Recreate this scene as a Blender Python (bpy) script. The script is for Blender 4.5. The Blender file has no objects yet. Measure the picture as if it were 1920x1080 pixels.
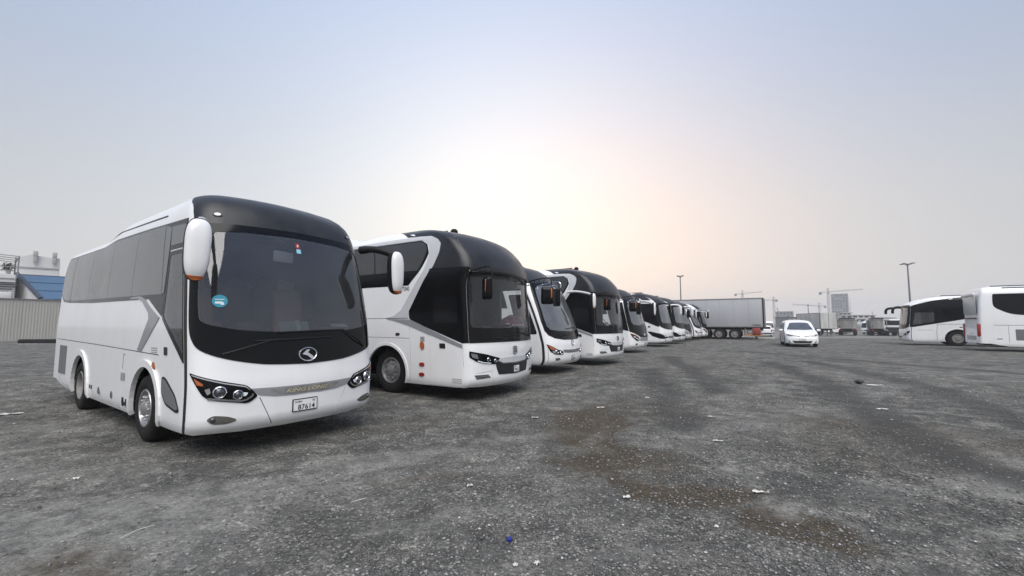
import bpy, bmesh, math, random
import numpy as np
from mathutils import Vector, Matrix
from mathutils.geometry import delaunay_2d_cdt
R = math.radians
sc = bpy.context.scene
COL = sc.collection

# ------------------------------------------------------------------ camera
cd = bpy.data.cameras.new('camera'); cam = bpy.data.objects.new('camera', cd); COL.objects.link(cam)
cd.sensor_width = 36; cd.lens = 36*812.9/1920; cd.clip_start = .05; cd.clip_end = 6000
cam.location = (0, 0, 1.547); cam.rotation_euler = (R(90+4.592), 0, 0)
sc.camera = cam
sc.render.resolution_x, sc.render.resolution_y = 1024, 576

# ------------------------------------------------------------------ sky, soft light, exposure
GLOW_EL, GLOW_AZ = 15.0, -2.0          # where the haze glows round the low sun
wd = bpy.data.worlds.new('World'); sc.world = wd; wd.use_nodes = True
nt = wd.node_tree; N = nt.nodes; LK = nt.links
for n in list(N): N.remove(n)
def nd(tree, typ, **kw):
    n = tree.nodes.new(typ)
    for k, v in kw.items(): setattr(n, k, v)
    return n
def mth(tree, op, a, b=None, c=None, clamp=False):
    n = nd(tree, 'ShaderNodeMath', operation=op, use_clamp=clamp)
    for i, v in enumerate((a, b, c)):
        if v is None: continue
        if isinstance(v, (int, float)): n.inputs[i].default_value = v
        else: tree.links.new(v, n.inputs[i])
    return n.outputs[0]
def mixc(tree, fac, a, b, mode='MIX'):
    n = nd(tree, 'ShaderNodeMix', data_type='RGBA', blend_type=mode)
    for s, v in ((n.inputs[0], fac), (n.inputs[6], a), (n.inputs[7], b)):
        if isinstance(v, (int, float)): s.default_value = v
        elif isinstance(v, tuple): s.default_value = (*v, 1) if len(v) == 3 else v
        else: tree.links.new(v, s)
    return n.outputs[2]
def ramp(tree, fac, stops, interp='EASE'):
    n = nd(tree, 'ShaderNodeValToRGB'); n.color_ramp.interpolation = interp
    e = n.color_ramp.elements
    while len(e) < len(stops): e.new(.5)
    for i, (p, c) in enumerate(stops):
        e[i].position = p; e[i].color = (*c, 1) if len(c) == 3 else c
    if fac is not None: tree.links.new(fac, n.inputs[0])
    return n.outputs[0]
sky = nd(nt, 'ShaderNodeTexSky', sky_type='NISHITA', sun_disc=False, sun_elevation=R(GLOW_EL), sun_rotation=R(GLOW_AZ),
         air_density=1.0, dust_density=0.2, ozone_density=1.5)
tc = nd(nt, 'ShaderNodeTexCoord')
sep = nd(nt, 'ShaderNodeSeparateXYZ'); LK.new(tc.outputs['Generated'], sep.inputs[0])
base = ramp(nt, sep.outputs['Z'], [(0.0, (.288, .272, .266)), (.08, (.288, .274, .270)), (.22, (.262, .268, .282)), (.42, (.196, .232, .305)), (.62, (.156, .212, .338)), (1.0, (.15, .205, .335))], 'LINEAR')
g = Vector((math.sin(R(GLOW_AZ))*math.cos(R(GLOW_EL)), math.cos(R(GLOW_AZ))*math.cos(R(GLOW_EL)), math.sin(R(GLOW_EL))))
dt = nd(nt, 'ShaderNodeVectorMath', operation='DOT_PRODUCT'); LK.new(tc.outputs['Generated'], dt.inputs[0]); dt.inputs[1].default_value = g
def lobe(sig):       # gaussian lobe of the angle to the glow, sigma in degrees
    k = 1/(R(sig)**2)
    return mth(nt, 'POWER', math.e, mth(nt, 'MULTIPLY', mth(nt, 'SUBTRACT', dt.outputs['Value'], 1.0), k))
low = Vector((math.sin(R(13))*math.cos(R(5)), math.cos(R(13))*math.cos(R(5)), math.sin(R(5))))
dt2 = nd(nt, 'ShaderNodeVectorMath', operation='DOT_PRODUCT'); LK.new(tc.outputs['Generated'], dt2.inputs[0]); dt2.inputs[1].default_value = low
pink = mth(nt, 'POWER', math.e, mth(nt, 'MULTIPLY', mth(nt, 'SUBTRACT', dt2.outputs['Value'], 1.0), 1/(R(15)**2)))
def scaled(col, fac):
    n = nd(nt, 'ShaderNodeVectorMath', operation='SCALE'); n.inputs[0].default_value = col; LK.new(fac, n.inputs['Scale']); return n.outputs[0]
def addv(a, b):
    n = nd(nt, 'ShaderNodeVectorMath', operation='ADD'); LK.new(a, n.inputs[0]); LK.new(b, n.inputs[1]); return n.outputs[0]
tot = addv(addv(addv(base, scaled((.070, .062, .046), lobe(12))), scaled((.235, .224, .190), lobe(26))), scaled((.175, .040, -.035), pink))
bg1 = nd(nt, 'ShaderNodeBackground'); LK.new(tot, bg1.inputs[0]); bg1.inputs[1].default_value = .745
bg2 = nd(nt, 'ShaderNodeBackground'); LK.new(sky.outputs[0], bg2.inputs[0]); bg2.inputs[1].default_value = .05*0.1
ad = nd(nt, 'ShaderNodeAddShader'); LK.new(bg1.outputs[0], ad.inputs[0]); LK.new(bg2.outputs[0], ad.inputs[1])
wo = nd(nt, 'ShaderNodeOutputWorld'); LK.new(ad.outputs[0], wo.inputs[0])

ld = bpy.data.lights.new('soft_fill', 'SUN'); ld.energy = 1.5; ld.angle = R(56); ld.color = (1, .955, .90)  # added fill light behind the camera for the coach fronts; low glow is ahead
soft_fill = bpy.data.objects.new('soft_fill', ld); COL.objects.link(soft_fill)
soft_fill.rotation_euler = Vector((-.06, .66, -1.0)).to_track_quat('-Z', 'Y').to_euler()

vs = sc.view_settings
vs.view_transform = 'Standard'; vs.look = 'None'; vs.exposure = 1.32; vs.gamma = 1; vs.use_curve_mapping = False
HAZE = .0008
sc.cycles.use_denoising = True
sc.cycles.max_bounces = 8; sc.cycles.transparent_max_bounces = 12; sc.cycles.volume_bounces = 1
sc.cycles.sample_clamp_indirect = 4

# ------------------------------------------------------------------ small tools
rnd = random.Random(7)
def tag(o, label=None, cat=None, group=None, kind=None):
    for k, v in (('label', label), ('category', cat), ('group', group), ('kind', kind)):
        if v: o[k] = v
    return o
def empty(name, loc=(0, 0, 0), rz=0, parent=None):
    o = bpy.data.objects.new(name, None); o.empty_display_size = .2; COL.objects.link(o)
    o.location = loc; o.rotation_euler = (0, 0, R(rz))
    if parent: o.parent = parent
    return o
def kids(o): return [c for c in o.children]
def copy_tree(o, parent=None):
    c = o.copy(); COL.objects.link(c)
    if parent: c.parent = parent
    for ch in kids(o): copy_tree(ch, c)
    return c
def link(name, me, mat, parent=None):
    o = bpy.data.objects.new(name, me); COL.objects.link(o)
    if mat: me.materials.append(mat)
    if parent: o.parent = parent
    return o
class MB:
    def __init__(s): s.v = []; s.f = []
    def add(s, vs_, fs, M=None):
        k = len(s.v)
        s.v += [tuple(M @ Vector(p)) if M is not None else tuple(p) for p in vs_]
        s.f += [tuple(i+k for i in f) for f in fs]; return s
    def box(s, c, d, M=None, bev=0.0):
        x, y, z = d[0]/2, d[1]/2, d[2]/2
        if bev > 0:
            bm = bmesh.new(); bmesh.ops.create_cube(bm, size=1, matrix=Matrix.Diagonal((d[0], d[1], d[2], 1)))
            bmesh.ops.bevel(bm, geom=bm.edges[:], offset=bev, segments=2, affect='EDGES', profile=.5)
            bm.verts.index_update()
            vs_ = [(v.co.x+c[0], v.co.y+c[1], v.co.z+c[2]) for v in bm.verts]; fs = [[v.index for v in f.verts] for f in bm.faces]; bm.free()
            return s.add(vs_, fs, M)
        vs_ = [(c[0]+a*x, c[1]+b*y, c[2]+e*z) for a in (-1, 1) for b in (-1, 1) for e in (-1, 1)]
        return s.add(vs_, [(0, 1, 3, 2), (4, 6, 7, 5), (0, 4, 5, 1), (2, 3, 7, 6), (0, 2, 6, 4), (1, 5, 7, 3)], M)
    def tube(s, path, r, n=8, M=None, cap=True):
        path = [Vector(p) for p in path]; rs = r if isinstance(r, (list, tuple)) else [r]*len(path)
        vs_ = []; up = Vector((0, 0, 1)); prev = None
        for i, p in enumerate(path):
            d = (path[min(i+1, len(path)-1)]-path[max(i-1, 0)]).normalized()
            a = d.cross(up if prev is None else prev)
            if a.length < 1e-3: a = d.cross(Vector((1, 0, 0)))
            a.normalize(); b = a.cross(d).normalized(); prev = b
            for k in range(n):
                t = 2*math.pi*k/n; vs_.append(p+(a*math.cos(t)+b*math.sin(t))*rs[i])
        fs = [(i*n+k, i*n+(k+1) % n, (i+1)*n+(k+1) % n, (i+1)*n+k) for i in range(len(path)-1) for k in range(n)]
        if cap: fs += [tuple(range(n))[::-1], tuple(range((len(path)-1)*n, len(path)*n))]
        return s.add(vs_, fs, M)
    def lathe(s, prof, n=24, M=None):
        vs_ = []; fs = []
        for (r, h) in prof:
            for k in range(n):
                t = 2*math.pi*k/n; vs_.append((max(r, 1e-4)*math.cos(t), max(r, 1e-4)*math.sin(t), h))
        for i in range(len(prof)-1):
            for k in range(n): fs.append((i*n+k, i*n+(k+1) % n, (i+1)*n+(k+1) % n, (i+1)*n+k))
        return s.add(vs_, fs, M)
    def pillow(s, out, layers, M=None):
        """closed 2-D outline stacked in layers (scale, height); first and last capped"""
        n = len(out); cx = sum(p[0] for p in out)/n; cy = sum(p[1] for p in out)/n
        vs_ = [(cx+(x-cx)*sc_, cy+(y-cy)*sc_, h) for sc_, h in layers for x, y in out]
        fs = [(i*n+k, i*n+(k+1) % n, (i+1)*n+(k+1) % n, (i+1)*n+k) for i in range(len(layers)-1) for k in range(n)]
        fs += [tuple(range(n))[::-1], tuple(range((len(layers)-1)*n, len(layers)*n))]
        return s.add(vs_, fs, M)
    def obj(s, name, mat, parent=None, smooth=35):
        me = bpy.data.meshes.new(name); me.from_pydata(s.v, [], s.f); me.validate()
        if smooth:
            me.polygons.foreach_set('use_smooth', [True]*len(me.polygons)); me.set_sharp_from_angle(angle=R(smooth))
        return link(name, me, mat, parent)
def FRM(p, x, y, z): return Matrix(((x[0], y[0], z[0], p[0]), (x[1], y[1], z[1], p[1]), (x[2], y[2], z[2], p[2]), (0, 0, 0, 1)))
def rpoly(pts, r, n=4):
    """round the corners of a closed polygon"""
    out = []; m = len(pts); rr = r if isinstance(r, (list, tuple)) else [r]*m
    for i in range(m):
        a, b, c = (Vector(pts[(i+k) % m]).to_2d() for k in (-1, 0, 1))
        u, w = a-b, c-b; q = min(rr[i], u.length*.48, w.length*.48)
        if q < 1e-4: out.append(tuple(b)); continue
        p0, p2 = b+u.normalized()*q, b+w.normalized()*q
        for k in range(n+1):
            t = k/n; out.append(tuple(p0*(1-t)**2+b*2*t*(1-t)+p2*t*t))
    return out
def spl(pts, n=6):
    """open Catmull-Rom through points"""
    P = [np.array(p, float) for p in pts]; P = [2*P[0]-P[1]]+P+[2*P[-1]-P[-2]]; out = []
    for i in range(1, len(P)-2):
        for k in range(n):
            t = k/n; a, b, c, d = P[i-1:i+3]
            out.append(tuple(.5*(2*b+(c-a)*t+(2*a-5*b+4*c-d)*t*t+(3*b-a-3*c+d)*t**3)))
    return out+[tuple(P[-2])]
def pip(pts, poly):
    x, y = pts[:, 0], pts[:, 1]; c = np.zeros(len(pts), bool); q = np.asarray(poly, float); n = len(q)
    for i in range(n):
        x0, y0 = q[i]; x1, y1 = q[i-1]
        m = (y0 > y) != (y1 > y)
        if m.any():
            with np.errstate(divide='ignore', invalid='ignore'): c ^= m & (x < (x1-x0)*(y-y0)/(y1-y0)+x0)
    return c

# ------------------------------------------------------------------ materials
def mat(name, base, rough=.5, metal=0.0, coat=0.0, spec=.5, emit=None):
    m = bpy.data.materials.new(name); m.use_nodes = True
    b = m.node_tree.nodes['Principled BSDF']
    b.inputs['Base Color'].default_value = (*base, 1); b.inputs['Roughness'].default_value = rough; b.inputs['Metallic'].default_value = metal
    b.inputs['Coat Weight'].default_value = coat; b.inputs['Specular IOR Level'].default_value = spec
    return m
def worn(name, base, dark, rough=.4, metal=0.0, coat=0.0, spec=.5, scale=1.6, amount=.5, rvar=.15, bump=0.0, bscale=60, stretch=(1, 1, 1)):
    """a surface with dust and wear: two octaves of noise in the object's own coordinates"""
    m = mat(name, base, rough, metal, coat, spec); t = m.node_tree; b = t.nodes['Principled BSDF']
    tcn = nd(t, 'ShaderNodeTexCoord'); mp = nd(t, 'ShaderNodeMapping'); t.links.new(tcn.outputs['Object'], mp.inputs[0]); mp.inputs['Scale'].default_value = stretch
    n1 = nd(t, 'ShaderNodeTexNoise'); n1.inputs['Scale'].default_value = scale; n1.inputs['Detail'].default_value = 8; n1.inputs['Roughness'].default_value = .62
    t.links.new(mp.outputs[0], n1.inputs[0])
    f = ramp(t, n1.outputs[0], [(.35, (0, 0, 0)), (.72, (1, 1, 1))], 'LINEAR')
    fm = mth(t, 'MULTIPLY', f, amount)
    t.links.new(mixc(t, fm, base, dark), b.inputs['Base Color'])
    t.links.new(mth(t, 'MULTIPLY_ADD', f, rvar, rough), b.inputs['Roughness'])
    if bump:
        n2 = nd(t, 'ShaderNodeTexNoise'); n2.inputs['Scale'].default_value = bscale; n2.inputs['Detail'].default_value = 4
        t.links.new(mp.outputs[0], n2.inputs[0])
        bp = nd(t, 'ShaderNodeBump'); bp.inputs['Strength'].default_value = bump; bp.inputs['Distance'].default_value = .01
        t.links.new(n2.outputs[0], bp.inputs['Height']); t.links.new(bp.outputs[0], b.inputs['Normal'])
    return m
def glass(name, tint, film, gloss=1.0, ior=1.9, rough=.02):
    """thin window glass: mostly see-through, sky reflections, a little dust film"""
    m = bpy.data.materials.new(name); m.use_nodes = True; t = m.node_tree
    for n in list(t.nodes): t.nodes.remove(n)
    tr = nd(t, 'ShaderNodeBsdfTransparent'); tr.inputs[0].default_value = (*tint, 1)
    df = nd(t, 'ShaderNodeBsdfDiffuse'); df.inputs[0].default_value = (.42, .44, .46, 1)
    gl = nd(t, 'ShaderNodeBsdfGlossy'); gl.inputs[0].default_value = (gloss, gloss, gloss*1.02, 1); gl.inputs['Roughness'].default_value = rough
    fr = nd(t, 'ShaderNodeFresnel'); fr.inputs['IOR'].default_value = ior
    tcn = nd(t, 'ShaderNodeTexCoord'); n1 = nd(t, 'ShaderNodeTexNoise'); n1.inputs['Scale'].default_value = 2.2; n1.inputs['Detail'].default_value = 6
    t.links.new(tcn.outputs['Object'], n1.inputs[0])
    ff = mth(t, 'MULTIPLY', ramp(t, n1.outputs[0], [(.3, (.5, .5, .5)), (.7, (1, 1, 1))], 'LINEAR'), film)
    m1 = nd(t, 'ShaderNodeMixShader'); t.links.new(ff, m1.inputs[0]); t.links.new(tr.outputs[0], m1.inputs[1]); t.links.new(df.outputs[0], m1.inputs[2])
    m2 = nd(t, 'ShaderNodeMixShader'); t.links.new(fr.outputs[0], m2.inputs[0]); t.links.new(m1.outputs[0], m2.inputs[1]); t.links.new(gl.outputs[0], m2.inputs[2])
    o = nd(t, 'ShaderNodeOutputMaterial'); t.links.new(m2.outputs[0], o.inputs[0]); return m
M = dict(
    white=worn('white_paint', (.85, .85, .85), (.62, .605, .575), .28, coat=.4, amount=.34, stretch=(1, 1, .35)),
    white2=worn('white_panel_paint', (.78, .785, .79), (.55, .54, .53), .33, coat=.3, amount=.36),
    pearl=worn('pearl_grey_paint', (.55, .555, .57), (.44, .44, .44), .34, coat=.3, amount=.3),
    silver=worn('silver_grey_paint', (.34, .345, .36), (.27, .27, .275), .35, metal=.35, coat=.3, amount=.4),
    dome=worn('dusty_black_paint', (.010, .0105, .013), (.034, .034, .035), .30, amount=.6, scale=2.4, rvar=.2, spec=.45),
    black=worn('black_gloss', (.003, .003, .004), (.007, .007, .007), .12, amount=.5, spec=.22),
    frit=worn('black_glass_border', (.003, .003, .004), (.006, .006, .006), .09, amount=.5, spec=.25),
    trim=mat('black_plastic', (.008, .008, .008), .5, spec=.3),
    rubber=worn('tyre_rubber', (.012, .012, .012), (.034, .032, .030), .85, amount=.7, scale=5, spec=.2),
    lining=mat('dark_lining', (.022, .023, .026), .95, spec=.1),
    under=mat('underbody_black', (.005, .005, .005), .95, spec=.1),
    chrome=mat('chrome', (.72, .72, .74), .12, 1.0),
    steel=worn('wheel_steel', (.50, .50, .51), (.2, .19, .18), .34, metal=.75, amount=.8, scale=7),
    dull=worn('dusty_wheel', (.30, .29, .28), (.12, .115, .11), .6, metal=.3, amount=.8, scale=7),
    lens=mat('lamp_lens', (.30, .31, .33), .05, .55, 1.0),
    smoke=mat('smoked_lamp', (.14, .135, .12), .12, .3, 1.0),
    amber=mat('amber_lens', (.42, .10, .016), .25, coat=.6),
    red=mat('red_lens', (.30, .016, .012), .22, coat=.6),
    sideglass=worn('mirrored_side_glass', (.095, .097, .097), (.155, .155, .15), .16, metal=.35, coat=.3, amount=.5, scale=.9),
    darkglass=worn('dark_side_glass', (.006, .0063, .008), (.014, .014, .0145), .08, amount=.6, scale=1.2, spec=.4),
    glass=glass('windscreen_glass', (.78, .82, .86), .075, ior=1.78),
    showglass=glass('clear_windscreen_glass', (.86, .88, .87), .07, ior=1.5),
    clear=glass('side_window_glass', (.80, .83, .83), .12, ior=1.6),
    lightglass=glass('dusty_windscreen_glass', (.66, .69, .70), .34, ior=2.0),
    seat=worn('brown_seat_cloth', (.34, .20, .15), (.24, .15, .12), .9),
    dash=worn('grey_dashboard', (.10, .10, .105), (.15, .15, .15), .7),
    curtain=mat('pale_curtain', (.50, .49, .46), .9),
    plate=mat('number_plate_white', (.80, .80, .78), .4),
    projector=mat('projector_lens', (.035, .038, .045), .04, 0, 1.0),
    ink=mat('black_print', (.01, .01, .01), .5),
    gold=mat('pale_gold_lettering', (.62, .56, .34), .35, .3),
    paper=worn('white_paper', (.66, .65, .62), (.36, .34, .31), .8, amount=.8, scale=16),
    teal=mat('teal_sticker', (.03, .30, .42), .5), stwhite=mat('sticker_white', (.75, .85, .88), .6),
    pink=worn('pink_patterned_cloth', (.80, .20, .32), (.88, .66, .70), .9, scale=14, amount=1),
    grille=worn('grey_grille', (.16, .165, .17), (.10, .10, .10), .6, amount=.6, scale=20, stretch=(1, 1, 8)),
    greyprint=mat('grey_print', (.30, .30, .31), .6),
)
# ------------------------------------------------------------------ coach body surface
def pchip(X, Y):
    X = np.array(X, float); Y = np.array(Y, float); h = np.diff(X); d = np.diff(Y)/h; n = len(X); m = np.zeros(n)
    m[0] = d[0]; m[-1] = d[-1]
    for i in range(1, n-1):
        if d[i-1]*d[i] > 0:
            w1 = 2*h[i]+h[i-1]; w2 = h[i]+2*h[i-1]; m[i] = (w1+w2)/(w1/d[i-1]+w2/d[i])
    def f(x):
        x = np.clip(np.asarray(x, float), X[0], X[-1]); i = np.clip(np.searchsorted(X, x, side='right')-1, 0, n-2); s = (x-X[i])/h[i]
        return ((1+2*s)*(1-s)**2)*Y[i]+s*(1-s)**2*h[i]*m[i]+s*s*(3-2*s)*Y[i+1]+s*s*(s-1)*h[i]*m[i+1]
    return f
def sstep(x, a, b):
    s = np.clip((x-a)/(b-a), 0, 1); return s*s*(3-2*s)
class Surf:
    """vehicle skin: t runs round the plan outline (0 = front centre, + = left side), v runs up the wall and over the roof.
    rows: v, z, front setback, side inset, rear inset, roof lift"""
    def __init__(s, L, W, Rf, rc, rr, rows, lift=(-4.9, -3.9), blend=(-3.2, -.3), crown=.05, spine=1.9):
        s.L, s.W, s.liftx, s.blend, s.crown, s.spine = L, W, lift, blend, crown, spine
        h = W/2; al = math.asin((h-rc)/(Rf-rc)); P = []
        for i in range(41): a = al*i/40; P.append((-Rf*(1-math.cos(a)), Rf*math.sin(a)))
        cx, cy = P[-1][0]-rc*math.cos(al), P[-1][1]-rc*math.sin(al)
        for i in range(1, 25): a = al+(math.pi/2-al)*i/24; P.append((cx+rc*math.cos(a), cy+rc*math.sin(a)))
        xr = -L+rr
        for i in range(1, 61): P.append((cx+(xr-cx)*i/60, h))
        for i in range(1, 13): a = math.pi/2*i/12; P.append((xr-rr*math.sin(a), h-rr+rr*math.cos(a)))
        for i in range(1, 11): P.append((-L, (h-rr)*(1-i/10)))
        P = np.array(P); s.P = P; s.tt = np.r_[0, np.cumsum(np.hypot(*np.diff(P, axis=0).T))]; s.T = s.tt[-1]; s.tc = s.tt[64]; s.tr = s.tt[124]
        r = np.array(rows); s.v0, s.v1 = r[0, 0], r[-1, 0]
        s.fz, s.ff, s.fs, s.fr, s.fl = [pchip(r[:, 0], r[:, i]) for i in range(1, 6)]
    def pos(s, t, v):
        t = np.asarray(t, float); v = np.asarray(v, float); a = np.abs(t)
        x0 = np.interp(a, s.tt, s.P[:, 0]); y0 = np.interp(a, s.tt, s.P[:, 1]); vv = np.minimum(v, s.v1)
        x = x0-s.ff(vv)*sstep(x0, *s.blend)+s.fr(vv)*sstep(-x0, s.L-1.5, s.L-.1)
        y = y0*(1-s.fs(vv)/(s.W/2))*np.sign(t)
        z = s.fz(vv)+s.fl(vv)*sstep(x0, *s.liftx)
        k = np.clip(v-s.v1, 0, 1); xm = np.clip(x, -s.L+.9, -s.spine)
        return np.stack([x+(xm-x)*k, y*(1-k), z+s.crown*(1-(1-k)**2)], -1)
    def nrm(s, t, v):
        e = 4e-3; t = np.asarray(t, float); v = np.asarray(v, float)
        a = s.pos(t+e, v)-s.pos(t-e, v); b = s.pos(t, np.minimum(v+e, s.v1+.98))-s.pos(t, np.maximum(v-e, s.v0))
        n = np.cross(a, b); l = np.linalg.norm(n, axis=-1, keepdims=True)
        return np.where(l < 1e-9, np.array([0, 0, 1.]), n/np.maximum(l, 1e-9))
    def vz(s, z): g = np.linspace(s.v0, s.v1, 400); return float(np.interp(z, s.fz(g), g))
    def F(s, y, z):
        v = s.vz(z); g = np.linspace(0, s.tc, 600); Y = s.pos(g, np.full_like(g, v))[:, 1]
        return (math.copysign(float(np.interp(abs(y), Y, g)), y), v)
    def side(s, x, z, sg=-1):
        v = s.vz(z); g = np.linspace(s.tt[40], s.tr+.05, 900); X = s.pos(g, np.full_like(g, v))[:, 0]
        return (sg*float(np.interp(-x, -X, g)), v)
    def frame(s, t, v, off=0.0):
        p = s.pos(t, v); e = .01; a = s.pos(t+e, v)-s.pos(t-e, v); n = s.nrm(t, v); a = a/np.linalg.norm(a); b = np.cross(n, a)
        return FRM(p+n*off, a, b, n)
def flip(poly): return [(-t, v) for t, v in poly]
def sym(half): return list(half)+[(-t, v) for t, v in reversed(half) if abs(t) > 1e-6]
def patch(S, outer, mt, name, parent, holes=(), off=.004, th=.012, fine=.085, rim=True):
    """a real sheet of the skin: (t,v) outline with holes, lifted off the skin, with folded edges"""
    def dens(poly):
        out = []
        for i in range(len(poly)):
            a = np.array(poly[i-1], float); b = np.array(poly[i], float)
            lo_ = min(abs(a[0]), abs(b[0])); step = fine if lo_ < S.tc+.25 or max(abs(a[0]), abs(b[0])) > S.tr-.3 else (.16 if lo_ < S.tc+3.6 else .5)
            n = max(1, int(math.ceil(max(abs(b-a)[0]/step, abs(b-a)[1]/.09))))
            for k in range(n): out.append(tuple(a+(b-a)*k/n))
        return out
    polys = [dens(outer)]+[dens(h) for h in holes]
    V = []; E = []
    for q in polys:
        k = len(V); n = len(q); V += q; E += [(k+i, k+(i+1) % n) for i in range(n)]
    o = np.array(polys[0]); lo, hi = o.min(0), o.max(0)
    ts_ = np.r_[np.arange(S.tc+.4, min(S.tc+3.6, S.tr-.2), .2), np.arange(S.tc+3.8, S.tr-.2, .5)]
    tl = np.r_[np.arange(-S.tc-.25, S.tc+.26, fine), -ts_, ts_, -np.arange(S.tr-.2, S.T, .1), np.arange(S.tr-.2, S.T, .1)]
    vl = np.r_[np.arange(S.v0+.04, S.v1, .075), S.v1+np.array([.02, .06, .12, .2, .35, .55, .8, .95])]
    tl = tl[(tl > lo[0]) & (tl < hi[0])]; vl = vl[(vl > lo[1]) & (vl < hi[1])]
    if len(tl) and len(vl):
        G = np.stack(np.meshgrid(tl, vl), -1).reshape(-1, 2)
        keep = pip(G, polys[0])
        for h in polys[1:]: keep &= ~pip(G, h)
        if keep.any():
            G = G[keep]; B = np.array(V)                       # keep grid points off the outline to avoid slivers
            ok = np.ones(len(G), bool)
            for i in range(0, len(G), 400):
                d = np.abs(G[i:i+400, None, :]-B[None]).max(-1).min(1); ok[i:i+400] = d > .018
            V += [tuple(p) for p in G[ok]]
    r = delaunay_2d_cdt([Vector(p) for p in V], E, [], 0, 1e-5)
    P2 = np.array([tuple(p) for p in r[0]]); T = np.array([f[:3] for f in r[2]])
    c = P2[T].mean(1); keep = pip(c, polys[0])
    for h in polys[1:]: keep &= ~pip(c, h)
    T = T[keep]
    u = P2[T]; ar = (u[:, 1, 0]-u[:, 0, 0])*(u[:, 2, 1]-u[:, 0, 1])-(u[:, 1, 1]-u[:, 0, 1])*(u[:, 2, 0]-u[:, 0, 0])
    T = np.where(ar[:, None] < 0, T[:, ::-1], T)
    used = np.unique(T); mp = -np.ones(len(P2), int); mp[used] = np.arange(len(used)); T = mp[T]; P2 = P2[used]
    nn = S.nrm(P2[:, 0], P2[:, 1]); P = S.pos(P2[:, 0], P2[:, 1]); top = P+nn*off
    verts = [tuple(p) for p in top]; faces = [tuple(int(i) for i in t) for t in T]; nv = len(verts)
    ln = [tuple(nn[i]) for t in T for i in t]
    if rim:
        cnt = {}
        for t in faces:
            for i in range(3): e = (t[i], t[(i+1) % 3]); cnt[e] = 1
        bd = [e for e in cnt if (e[1], e[0]) not in cnt]
        low = P+nn*(off-th)
        for a, b in bd:
            k = len(verts); verts += [tuple(top[a]), tuple(top[b]), tuple(low[b]), tuple(low[a])]; faces.append((k, k+3, k+2, k+1))
            q = np.cross(low[a]-top[a], low[b]-top[a]); q = q/max(np.linalg.norm(q), 1e-9); ln += [tuple(q)]*4
    me = bpy.data.meshes.new(name); me.from_pydata(verts, [], faces)
    me.polygons.foreach_set('use_smooth', [True]*len(faces)); me.normals_split_custom_set(ln)
    return link(name, me, mt, parent)
def strip(pts, w):
    """thin polygon of width w along a polyline"""
    P = [np.array(p, float) for p in pts]; L_, R_ = [], []
    for i, p in enumerate(P):
        d = P[min(i+1, len(P)-1)]-P[max(i-1, 0)]; d = d/np.linalg.norm(d); n = np.array([-d[1], d[0]])*w/2; L_.append(tuple(p+n)); R_.append(tuple(p-n))
    return L_+R_[::-1]
def ell(t, v, a, b, n=20, rot=0.0):
    c, s = math.cos(R(rot)), math.sin(R(rot))
    return [(t+a*math.cos(x)*c-b*math.sin(x)*s, v+a*math.cos(x)*s+b*math.sin(x)*c) for x in (2*math.pi*i/n for i in range(n))]
def quad(t0, v0, t1, v1, r=0.0):
    q = [(t0, v0), (t1, v0), (t1, v1), (t0, v1)]; return rpoly(q, r) if r else q
FONT_CACHE = {}
def glyphs(txt):
    if txt not in FONT_CACHE:
        cu = bpy.data.curves.new('lettering', 'FONT'); cu.body = txt; cu.resolution_u = 3; cu.offset = .012
        o = bpy.data.objects.new('lettering', cu); COL.objects.link(o); bpy.context.view_layer.update()
        me = bpy.data.meshes.new_from_object(o); bpy.data.objects.remove(o); bpy.data.curves.remove(cu)
        v = np.array([tuple(p.co)[:2] for p in me.vertices]); f = [tuple(p.vertices) for p in me.polygons]; bpy.data.meshes.remove(me)
        v = v-v.min(0); FONT_CACHE[txt] = (v/v.max(0), f)
    return FONT_CACHE[txt]
def text_on(S, txt, t0, v0, w, h, mt, parent, off=.008, shear=0.0, name='lettering'):
    v, f = glyphs(txt); t = t0+v[:, 0]*w+shear*v[:, 1]*h; vv = v0+v[:, 1]*h
    p = S.pos(t, vv)+S.nrm(t, vv)*off
    me = bpy.data.meshes.new(name); me.from_pydata([tuple(q) for q in p], [], f); return link(name, me, mt, parent)
def text_flat(txt, M4, w, h, mt, parent, name='lettering'):
    v, f = glyphs(txt); me = bpy.data.meshes.new(name); me.from_pydata([tuple(M4 @ Vector((a*w, b*h, 0))) for a, b in v], [], f); return link(name, me, mt, parent)

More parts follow.
